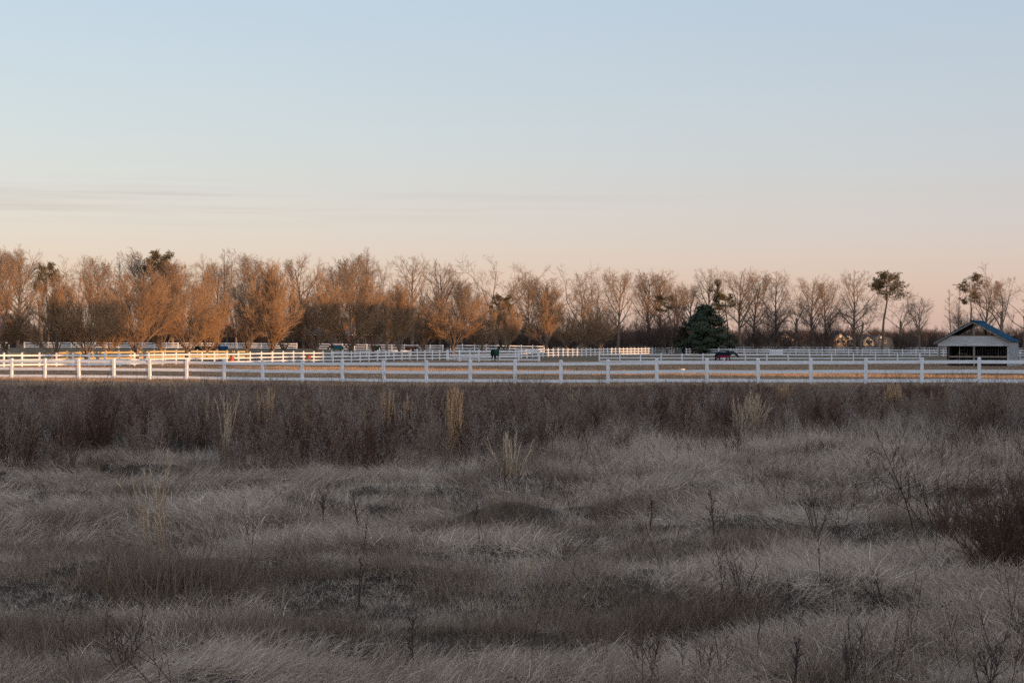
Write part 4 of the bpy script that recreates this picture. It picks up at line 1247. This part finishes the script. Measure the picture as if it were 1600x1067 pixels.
def lay(name, protos, X, Y, smin, smax, label, tilt=.12, zs=None, idx=None, mul=1.0):
    n = len(X)
    Z = ground(X, Y) - .01
    rot = np.stack([rng.normal(0, tilt, n), rng.normal(0, tilt, n), rng.random(n) * 6.283], 1)
    s = rng.uniform(smin, smax, n) * mul
    sz = s if zs is None else s * zs
    return scatter(name, protos, np.stack([X, Y, Z], 1), rot, np.stack([s, s, sz], 1), (rng.integers(0, len(protos), n) if idx is None else idx), label)

# 1 short matted pale grass: upright tufts and combed, flattened mats
def mat_blades(n, seed):
    V, Q, T, t = blades(n, .24, (.16, .36), (.003, .0065), (52, 84), (0, 40), seed, 3)
    return V, Q, T, t
def combed(n, seed):
    """blades all lying roughly one way"""
    r = np.random.default_rng(seed)
    a = r.random(n) * 6.283; rr = .26 * r.random(n) ** .5
    p = np.stack([rr * np.cos(a), rr * np.sin(a), r.uniform(-.02, .09, n)], 1)
    L = r.uniform(.10, .27, n); az = r.normal(0, .75, n); th = np.radians(r.uniform(42, 88, n)); W = r.uniform(.0026, .0056, n)
    pts = [p]
    for k in range(3):
        d = np.stack([np.sin(th) * np.cos(az), np.sin(th) * np.sin(az), np.cos(th)], 1)
        p = p + d * (L / 3)[:, None]; pts.append(p); th = th + np.radians(r.uniform(0, 16, n)); az = az + r.normal(0, .12, n)
    sd = r.random(n) * 6.283; side = np.stack([np.cos(sd), np.sin(sd), r.normal(0, .5, n)], 1) * .5
    V = []
    for k in range(3):
        ww = (W * (1 - .25 * k))[:, None]; V += [pts[k] - side * ww, pts[k] + side * ww]
    V.append(pts[3]); V = np.stack(V, 1)
    b = (np.arange(n) * 7)[:, None]
    Q = np.concatenate([b + [0, 1, 3, 2], b + [2, 3, 5, 4]]); T = b + [4, 5, 6]
    return V.reshape(-1, 3), Q, T, np.repeat(r.uniform(.4, 1.38, n), 7)
gp = [merge_mesh("grass_tuft", [blades(74, .20, (.06, .19), (.0026, .0052), (10, 78), (20, 110), 100 + s),
                                blades(8, .20, (.16, .34), (.0024, .0042), (5, 50), (20, 120), 130 + s, 4)], M_grass) for s in range(5)]
cp_ = [merge_mesh("grass_mat", [combed(84, 300 + s)], M_grass) for s in range(4)]
X, Y = field_points(14500, 6.5, 30)
Xn, Yn = field_points(3800, 6.5, 13.5)      # shorter, denser growth nearest the camera
X = np.concatenate([X, Xn]); Y = np.concatenate([Y, Yn])
c = pxcol(X, Y)
e_ = edge(c)
keep = Y < e_ + 5 * rng.random(len(X)) + 3 * (vnoise(X / 1.5, Y / 2.0, 11) - .5)
X, Y = X[keep], Y[keep]
hole = vnoise(X / 1.1 + 31, Y / .6 + 4, 41) * .6 + vnoise(X / .4, Y / .3, 42) * .4
XH, YH = X[hole <= .33], Y[hole <= .33]
keep = hole > .305
X, Y = X[keep], Y[keep]
nz = vnoise(X / 1.1 + 3, Y / .8 + 5, 12) * .6 + vnoise(X / .4, Y / .35, 13) * .4
flat = vnoise(X / 1.9 + 17, Y / 1.1 + 8, 47) * .7 + vnoise(X / .6, Y / .5, 48) * .3
fm = flat > .52
near = np.interp(Y, [7, 10, 15, 20], [.62, .68, .9, 1.0])
lay("dry_grass", gp, X[~fm], Y[~fm], .6, 1.02, "pale tufted dry winter grass over the foreground", .2, (.45 + 1.1 * nz[~fm]) * near[~fm], None, near[~fm])
Xm, Ym = X[fm], Y[fm]
n = len(Xm)
flow = vnoise(Xm / 2.2 + 5, Ym / 1.6 + 2, 49) * 9.0 + rng.normal(0, .6, n)
rot = np.stack([rng.normal(0, .16, n), rng.normal(0, .16, n), flow], 1)
sc_ = rng.uniform(.7, 1.1, n) * near[fm]
scatter("matted_grass", cp_, np.stack([Xm, Ym, ground(Xm, Ym) + .02], 1), rot, np.stack([sc_, sc_, sc_ * (.7 + .8 * nz[fm])], 1), rng.integers(0, 4, n), "pale flattened dry grass lying in swirls over the foreground")
# 2 reddish brown tufts in patches
rp = [merge_mesh("red_tuft", [blades(85, .20, (.14, .36), (.0026, .005), (4, 48), (15, 80), 160 + s, 3, .5, .8)], M_grassr) for s in range(4)]
X, Y = field_points(13000, 6.5, 28)
m_ = vnoise(X / 1.3 + 13, Y / .8 + 2, 14) * .55 + vnoise(X / .5, Y / .4, 15) * .45
keep = (m_ > .575) & (Y < edge(pxcol(X, Y)) + 4 * rng.random(len(X)))
X, Y = X[keep], Y[keep]
lay("brown_grass", rp, X, Y, .5, 1.0, "reddish brown tufts among the pale foreground grass", .15)
lay("sparse_dead_grass", rp, XH, YH, .45, .8, "short sparse dead grass in the dark hollows of the foreground", .25)
# 3 tall dark weeds up to the fence
wp = [merge_mesh("weed_stand", weed(200 + s, n=7), (M_brush, M_brush, M_brush, M_brush, M_brush2, M_brush2, M_brush3)[s]) for s in range(7)]
X, Y = field_points(25000, 18.5, 62, .05)
c = pxcol(X, Y)
e_ = edge(c) + 5.5 * (vnoise(X / 1.5 + 5, Y / 2.5, 16) - .5) + 3 * (vnoise(X / .5, Y / .6, 56) - .5)
right = np.clip((c - 780) / 250, 0, 1)
dens = np.clip((Y - e_) / np.interp(c, [0, 650, 950], [1.4, 1.8, 3.2]), 0, 1) ** 1.2
dens0 = dens
thin = np.where(Y < e_ + 9 * right, 1 - .42 * right, 1.0)
slot = np.zeros(len(X), bool)
for (sx, sy), t in zip(SEDGE_SPOTS, SEDGE):      # the broomsedge crowds out the weeds round its foot
    slot |= (np.abs(X - sx * Y / sy) < t[4] + .10) & (Y < sy + .3)
dens = np.where(slot, dens * .16, dens)
keep = rng.random(len(X)) < dens * thin
X, Y, dens = X[keep], Y[keep], dens[keep]
# never taller than the sight line to the foot of the fence
cap = (CAMH - (605 - HOR) * Y / F) - ground(X, Y)
cap *= (.66 + .42 * vnoise(X / 2.2, Y / 2.6, 17)) * rng.uniform(.75, 1.16, len(X))
hh = np.clip(np.minimum((.86 + .3 * (vnoise(X / 3, Y / 3, 18) - .5)) * (.72 + .5 * vnoise(X / .9, Y / .9, 44)) * rng.uniform(.7, 1.12, len(X)) * (.62 + .38 * dens), cap), .16, 1.15) / .8
pat = vnoise(X / 2.6 + 2, Y / 4.5, 45) * .7 + vnoise(X / .8, Y / .8, 46) * .3
rt = np.clip((pxcol(X, Y) - 500) / 700, 0, 1)
WI = np.where(rng.random(len(X)) < np.clip((pat - .42) * 2.2, 0, .75) * (.08 + .92 * rt), rng.integers(4, 7, len(X)), rng.integers(0, 4, len(X)))
lay("tall_weeds", wp, X, Y, .95, 1.1, "dense dark brown dead weeds standing between grass and fence", .08, hh, WI)
# 4 grey brown grass mixed through the weeds at the right, and under the fence
X, Y = field_points(9000, 20, 66, .05)
c = pxcol(X, Y)
w_ = np.where(Y < 50, np.clip((c - 700) / 300, .02, .55) * np.clip((Y - 19) / 4, 0, 1), .7) * (vnoise(X / 2.4 + 3, Y / 4, 19) > np.where(Y < 50, .42, .2))
keep = rng.random(len(X)) < w_
X, Y = X[keep], Y[keep]
tg = [merge_mesh("tall_tuft", [blades(60, .22, (.3, .62), (.003, .0055), (3, 30), (15, 70), 230 + s, 3)], M_grass) for s in range(4)]
cap = np.clip((CAMH - (607 - HOR) * Y / F - ground(X, Y)) / .5, .2, 1.0)
lay("tall_dry_grass", tg, X, Y, .8, 1.15, "grey brown tall dry grass mixed into the dark weeds", .1, cap)
# 5 grazed paddock turf beyond the fence
X, Y = field_points(27000, 62, 172, .03)
tp_ = [merge_mesh("turf_tuft", [blades(100, .6, (.08, .20), (.014, .024), (4, 42), (10, 55), 260 + s, 2)], M_turf) for s in range(3)]
lay("paddock_turf", tp_, X, Y, .8, 1.4, "short brown grazed turf of the paddock", .05)
# weeds reaching up before the fence, few and thin
X, Y = field_points(420, 52, 66, .0)
c = pxcol(X, Y)
keep = rng.random(len(X)) < np.interp(c, [0, 250, 400, 900, 1300, 1400, 1600], [.12, .3, .35, .3, .2, .8, .8])
X, Y = X[keep], Y[keep]
thinw = [merge_mesh("thin_weed", weed(280 + s, .9, 2, .1, .75, 7, 3), M_brush) for s in range(3)]
lay("thin_weeds", thinw, X, Y, .6, 1.25, "thin dark weed stalks rising in front of the white fence", .1)

X, Y = field_points(2100, 7, 27, .02)
c = pxcol(X, Y)
keep = rng.random(len(X)) < np.interp(c, [0, 500, 900, 1150, 1400, 1600], [.10, .10, .16, .38, .75, .95]) * np.interp(Y, [7, 11, 15, 20, 27], [1.0, .8, .55, .8, 1])
X, Y = X[keep], Y[keep]
stem = [merge_mesh("dead_stem", weed(290 + s, .52, 1 + s % 2, .05, .62, 5, 2), (M_dark, M_brush, M_brush)[s]) for s in range(3)]
lay("dead_weed_stems", stem, X, Y, .5, 1.25, "thin dark dead weed stems scattered through the near grass, thickest at right", .16)

# 6 low thicket under the tree lines and the far wood on the horizon
ub = grow_tree("thicket", 91, 4.2, (.08, .03, 2, .8), [
    dict(n=13, t=(.2, 1), a=(5, 65), r=.85, f=.1, K=4, j=.1, up=.05, rr=.4),
    dict(n=10, t=(.12, .98), a=(20, 55), r=.42, f=.4, K=3, j=.12, up=.06, rr=.5),
    dict(n=10, t=(.15, 1), a=(22, 58), r=.46, f=.3, K=1, j=.12, up=.06)], .016, M_twigd, .07)[1]
n = 250
xs = np.concatenate([rng.uniform(-20, 480, 90), rng.uniform(640, 1075, 80), rng.uniform(1130, 1640, 80)])
Ys = rng.uniform(325, 375, n)
Ys[:90] = rng.uniform(338, 372, 90)
X = (xs - 800) / F * Ys
hs = np.where(xs < 480, 1.5, np.where(xs < 1075, rng.uniform(1.0, 2.3, n), np.where(rng.random(n) < .45, rng.uniform(.9, 1.7, n), rng.uniform(.3, .7, n))))
rot = np.stack([np.zeros(n), np.zeros(n), rng.random(n) * 6.28], 1)
scatter("undergrowth", [ub], np.stack([X, Ys, ground(X, Ys) - .1], 1), rot, np.stack([np.maximum(hs, .7)] * 2 + [hs], 1), np.zeros(n, int), "bare twiggy undergrowth along the foot of the background wood")
n = 520
Yf = rng.uniform(760, 980, n); Xf = rng.uniform(-.5, .5, n) * Yf
hs = rng.uniform(6.5, 11.5, n) / PH['bushy'][0]
rot = np.stack([np.zeros(n), np.zeros(n), rng.random(n) * 6.28], 1)
scatter("distant_wood", [PROTO['bushy'][0][1], PROTO['bushy'][1][1]], np.stack([Xf, Yf, ground(Xf, Yf) - .5], 1), rot, np.stack([hs * 1.25, hs * 1.25, hs], 1), rng.integers(0, 2, n), "far wood closing the horizon beyond the fields")

# ------------------------------------------------------------------ broomsedge clumps and saplings in the field
def sedge(seed, H, n, rad, lean=.07, arch=.0, plume=True, m=None):
    r = np.random.default_rng(seed)
    a = r.random(n) * 6.283; rr = rad * r.random(n) ** .5
    P0 = np.stack([rr * np.cos(a), rr * np.sin(a), np.full(n, -.03)], 1)
    D0 = unit(np.stack([r.normal(0, lean, n) + np.cos(a) * lean * .6, r.normal(0, lean, n) + np.sin(a) * lean * .6, np.ones(n)], 1))
    L = H * r.uniform(.62, 1.05, n)
    p1 = walk(P0, D0, L, 6, .03 + arch, -.0 - arch * .6, r)
    parts = []
    V, Q = tubes(p1, np.full(n, .0048), np.full(n, .003), 3); parts.append((V, Q, NT, np.repeat(r.uniform(.7, 1.25, n), 21)))
    if plume:
        p2, L2, _ = branch(p1, L, np.full(n, .002), 16, (.42, 1), (5, 20), .13, .2, 1, .05, .05, .5, r)
        V, Q, T = cones(p2, np.full(len(p2), .0058)); parts.append((V, Q, T, np.repeat(r.uniform(.7, 1.4, len(p2)), 4)))
    pb = blades(n * 2, rad * 1.2, (H * .2, H * .5), (.003, .005), (4, 30), (10, 70), seed + 1, 3)
    parts.append(pb)
    return merge_mesh("broomsedge", parts, m or M_sedge)
for k, (x, yb, yt, n, rad, mm, ln, lab) in enumerate(SEDGE):
    Y = foot(x, yb)[1]
    H = (yb - yt) * Y / F
    me = sedge(400 + 3 * k, H, int(n * 1.7), rad, ln, .03 if mm == 'p' else .0, True, M_sedge if mm == 'o' else M_sedgep)
    o = link("broomsedge_clump", me, None, at(x, Y), (0, -.10 if k == 0 else 0, 0))
    tag(o, lab, "dry grass clump", "straw coloured broomsedge clumps in the field")

def sapling(seed, H, style, m):
    if style == 'stem':
        return grow_tree("sapling", seed, H, (.92, .07, 7, .35), [
            dict(n=8, t=(.35, .98), a=(20, 48), r=.34, f=.5, K=4, j=.12, up=.06, rr=.5),
            dict(n=5, t=(.2, 1), a=(20, 50), r=.45, f=.3, K=2, j=.12, up=.05, rr=.5),
            dict(n=3, t=(.2, 1), a=(20, 50), r=.5, f=.2, K=1, up=.05)], .0016, m, .0085, m)
    if style == 'multi':
        return grow_tree("sapling", seed, H, (.1, .04, 2, .8), [
            dict(n=7, t=(.2, 1), a=(6, 42), r=.85, f=.1, K=6, j=.09, up=.04, rr=.7),
            dict(n=6, t=(.25, .98), a=(18, 45), r=.36, f=.4, K=3, j=.12, up=.05, rr=.5),
            dict(n=4, t=(.2, 1), a=(20, 50), r=.5, f=.2, K=1, up=.05)], .0015, m, .011, m)
    return grow_tree("shrub", seed, H, (.06, .03, 2, .9), [
        dict(n=30, t=(0, 1), a=(2, 42), r=.88, f=.05, K=6, j=.06, up=.03, rr=.42),
        dict(n=13, t=(.15, .98), a=(12, 38), r=.36, f=.4, K=3, j=.1, up=.06, rr=.5),
        dict(n=8, t=(.15, 1), a=(14, 45), r=.45, f=.2, K=1, up=.06)], .0019, m, .018, m)
SAP = [  # x, base y, top y, style, lean, label
    (1432, 850, 655, 'stem', -.28, "tall dark bare sapling with a long stem leaning left, right of centre"),
    (1468, 850, 716, 'multi', .05, "dark forked bare sapling just right of the long leaning stem"),
    (1276, 850, 756, 'multi', 0, "low dark many stemmed sapling left of the long leaning stem"),
    (1016, 835, 780, 'stem', .0, "thin dark weed stem with forked tips in the middle of the pale grass"),
    (1117, 850, 762, 'stem', -.04, "upright dark weed stem with feathery tip between the middle and the right saplings"),
    (505, 832, 762, 'stem', .0, "thin dark single stem standing in pale grass left of centre"),
    (562, 842, 765, 'stem', -.12, "slightly bent thin dark stem next to the single upright stem left of centre"),
    (740, 822, 785, 'stem', .12, "short bent dark twig near the middle of the pale grass"),
    (560, 950, 868, 'stem', .0, "thin dark stem in the lower left half of the near grass"),
    (648, 1062, 950, 'stem', -.08, "dark thin stem at the bottom edge left of centre"),
    (193, 1075, 960, 'multi', .05, "dark forked twig at the lower left corner of the near grass"),
    (165, 1015, 945, 'stem', .08, "thin reddish twig above the lower left forked one"),
    (318, 1060, 1010, 'stem', .3, "slanting dark twig at the bottom right of the lower left forked one"),
    (1160, 945, 850, 'multi', -.15, "dark slanting twin stems in the grass right of centre"),
    (1330, 1075, 960, 'multi', .0, "dark multi stemmed twig at the bottom edge right of centre"),
    (1545, 1085, 985, 'multi', .05, "dark twig at the bottom edge near the right corner"),
    (1380, 960, 885, 'multi', -.2, "dark low twig bunch over the deep shadow hole at right"),
    (1005, 1080, 970, 'multi', .0, "reddish twigs at the bottom edge in the middle right"),
    (1100, 1085, 975, 'multi', .1, "tall reddish twigs at the bottom edge next to the middle right ones"),
    (1240, 1085, 990, 'stem', .1, "single thin twig at the bottom edge between two multi stemmed ones"),
]
for k, (x, yb, yt, st, ln, lab) in enumerate(SAP):
    Y = foot(x, yb)[1]
    H = (yb - yt) * Y / F / math.cos(ln)
    tm, cm = sapling(500 + k, H, st, M_redtwig if 'reddish' in lab else M_dark)
    T = thing("sapling", lab, "sapling", at(x, Y)); T.rotation_euler = (0, ln, random.uniform(-.4, .4))
    link("stem", tm, T); link("twigs", cm, T)
SHB = [(1568, 915, 708, 1.2, "big red brown twiggy shrub at the right edge of the near field"),
       (1628, 905, 660, 1.2, "red brown shrub cut off by the right edge beside the big one"),
       (1505, 895, 770, 1.1, "low red brown shrub at the left foot of the big one")]
for k, (x, yb, yt, wd, lab) in enumerate(SHB):
    Y = foot(x, yb)[1]
    H = (yb - yt) * Y / F
    tm, cm = sapling(600 + k, H, 'shrub', M_redtwig)
    T = thing("shrub", lab, "shrub", at(x, Y)); T.scale = (wd, wd, 1)
    link("stem", tm, T); link("twigs", cm, T)
TUS = [(292, 935, 845, .42, "brown weed tussock right of the tall near straw clump"),
       (236, 945, 856, .36, "brown weed tussock left of and below the tall near straw clump"),
       (395, 905, 862, .40, "low brown weed tussock some way right of the tall near straw clump")]
for k, (x, yb, yt, rad, lab) in enumerate(TUS):
    Y = foot(x, yb)[1]
    H = (yb - yt) * Y / F
    me = sedge(700 + 5 * k, H, 60, rad, .18, .04, False, M_grassr)
    tag(link("weed_tussock", me, None, at(x, Y)), lab, "dry weed clump")

# ------------------------------------------------------------------ unseen stand-in for trees behind the camera, gaps shaped to place sun and shade
TH = R(180 - SUN_AZ)
tdir = np.array([-math.sin(TH), math.cos(TH)])      # the way the light travels over the ground
ndir = np.array([math.cos(TH), math.sin(TH)])
def blocker_line(l):
    """distance along the light of the wood's centre line; it slants away beside the field, out of the picture to the right"""
    return np.interp(l, [-80, 0, 40, 85, 150, 230, 320], [-46, -42, -24, 0, 32, 52, 62])
TEL = math.tan(R(SUN_EL))
SAMP = []
def lit(x, Y, z0, z1, v, n=3, zbase=None):
    X = px(x, Y); zb = gz(X, Y) if zbase is None else zbase
    for z in np.linspace(z0, z1, n):
        l = X * ndir[0] + Y * ndir[1]
        SAMP.append((l, zb + z + TEL * (X * tdir[0] + Y * tdir[1] - float(blocker_line(l))), v))
for Y in (3, 8, 14, 20, 27, 35, 44, 54, 60):
    for x in range(-500, 2101, 150): lit(x, Y, 0, 1.3, 0, 2)
for i in range(-5, 29, 1):
    X, Y = F1[i + 5]; xx = pxcol(X, Y)
    lit(xx, Y, .0, 1.2, 1 if xx < 300 else 0, 4)
    lit(xx, Y - 3.5, 0, .2, 1 if xx < 230 else 0, 1); lit(xx, Y - 9, 0, .8, 0, 2)
for x in range(-100, 1700, 24):
    y1 = np.interp(x, [-100, 400, 480, 700, 950, 1200, 1600], [571, 571, 576, 579, 579, 584, 588.5])
    Ys = np.interp(x, [-100, 400, 480, 700, 950, 1200, 1600], [150, 150, 128, 115, 115, 102, 92])
    if x >= 440:
        lit(x, Ys - 7, 0, .1, 1, 1); lit(x, Ys, 0, .2, 1, 1); lit(x, Ys + 8, 0, .2, 1, 1)
        lit(x, Ys - 16, 0, .7, 0, 2); lit(x, Ys + 18, 0, .4, 0, 2); lit(x, Ys + 30, 0, 1, 0, 2)
    else:
        lit(x, 105, 0, .2, 0, 1); lit(x, 122, 0, .2, 0, 1)
for j, (X, Y) in enumerate(F2):
    xx = pxcol(X, Y)
    v = 1 if (xx < 105 or 195 < xx < 500 or 855 < xx < 905 or 955 < xx < 1015) else 0
    lit(xx, Y, .2, 1.4, v, 3)
for x in range(60, 300, 20): lit(x, 170 + (x - 83) * .118, .4, 1.4, 1, 2)
for x in range(-60, 60, 20): lit(x, 160, .4, 1.4, 0, 2)
for x in range(-60, 1700, 25):
    Y = 230 if x > 760 else lane_Y(max(x, 0)) + 14
    if x < 50: zl = 4
    elif x < 180: zl = 5 if x < 150 else 0
    elif x < 452: zl = 0
    elif x < 620: zl = 6.5
    elif x < 760: zl = 8.0
    elif x < 900: zl = 4.0 if x < 830 else 2.2
    elif x < 978: zl = 0
    else: zl = 9
    for Yq in (Y, 325):
        for z in np.linspace(.3, 22, 15):
            lit(x, Yq, z, z, 1 if z > zl else 0, 1)
for x in range(1100, 1650, 40):
    lit(x, 150, 0, 4.2, 0, 4); lit(x, 178, 0, 1.2, 0, 2); lit(x, 297, 0, 1.3, 0, 2); lit(x, 220, 0, .3, 0, 1)
for x in range(700, 1100, 40):
    lit(x, 160, 0, 1.6, 0, 2)
for x in range(1060, 1150, 12): lit(x, 306, 0, 9.2, 0, 7)
SAMP = np.array(SAMP)
lo, hi = SAMP[:, 0].min() - 25, SAMP[:, 0].max() + 25
topz, stp = 27.0, .85
gl, gh = np.meshgrid(np.arange(lo, hi, stp), np.arange(0, topz, stp))
cl_ = np.tile(gl.ravel(), 2); ch = np.tile(gh.ravel(), 2); nC = len(cl_)
cl_ = cl_ + rng.uniform(-.5, .5, nC) * stp; ch = ch + rng.uniform(-.5, .5, nC) * stp; cd = rng.normal(0, 1.8, nC)
vis = np.zeros(nC, bool); dlit = np.zeros(nC)
SL = SAMP[SAMP[:, 2] > .5]
for a in range(0, nC, 1000):
    hh_ = ch[a:a + 1000, None] + cd[a:a + 1000, None] * TEL
    k = np.argmin((cl_[a:a + 1000, None] - SAMP[None, :, 0]) ** 2 + ((hh_ - SAMP[None, :, 1]) * 1.8) ** 2, axis=1)
    vis[a:a + 1000] = SAMP[k, 2] < .5  # clumps kept only where the nearest sample is to be shaded
    dlit[a:a + 1000] = np.sqrt(((cl_[a:a + 1000, None] - SL[None, :, 0]) ** 2 + (hh_ - SL[None, :, 1]) ** 2).min(1))
SH = SAMP[SAMP[:, 2] < .5]
lb = np.arange(lo, hi + 1, 2.0)
tops = np.array([SH[np.abs(SH[:, 0] - q) < 5, 1].max() if (np.abs(SH[:, 0] - q) < 5).any() else 5.0 for q in lb])
vis &= ch < np.interp(cl_, lb, tops) + 1.0 + 1.2 * vnoise(cl_ / 3, ch * 0, 33)
keepc = vis & ((dlit < 3.2) | (rng.random(nC) < .30))
cl_, ch, cd, dlit = cl_[keepc], ch[keepc], cd[keepc], dlit[keepc]
nC = len(cl_)
sw = blocker_line(cl_) + cd
cx = sw * tdir[0] + cl_ * ndir[0]
cy = sw * tdir[1] + cl_ * ndir[1]
# blocker clumps: rough twenty sided lumps of about a metre
phi_ = (1 + 5 ** .5) / 2
ico = unit(np.array([(-1, phi_, 0), (1, phi_, 0), (-1, -phi_, 0), (1, -phi_, 0), (0, -1, phi_), (0, 1, phi_), (0, -1, -phi_), (0, 1, -phi_), (phi_, 0, -1), (phi_, 0, 1), (-phi_, 0, -1), (-phi_, 0, 1)], float))
icf = np.array([(0, 11, 5), (0, 5, 1), (0, 1, 7), (0, 7, 10), (0, 10, 11), (1, 5, 9), (5, 11, 4), (11, 10, 2), (10, 7, 6), (7, 1, 8), (3, 9, 4), (3, 4, 2), (3, 2, 6), (3, 6, 8), (3, 8, 9), (4, 9, 5), (2, 4, 11), (6, 2, 10), (8, 6, 7), (9, 8, 1)])
cr_ = np.where(dlit < 3.2, np.clip(dlit * .75, .35, 1.0), 1.7) * rng.uniform(.85, 1.15, nC)
V = np.stack([cx, cy, ch], 1)[:, None, :] + ico[None] * cr_[:, None, None] * rng.uniform(.7, 1.25, (nC, 12, 1))
T = (icf[None] + (np.arange(nC) * 12)[:, None, None]).reshape(-1, 3)
wood = np_mesh("shade_blocker_mesh", V.reshape(-1, 3), None, T, mat("dark_blocker_green", (.05, .06, .03), .8, (.08, .075, .04), 1), False)
tag(link("shade_blocker", wood), "unseen stand-in for trees behind the camera, shaped to shade the field", None, None, "stuff")
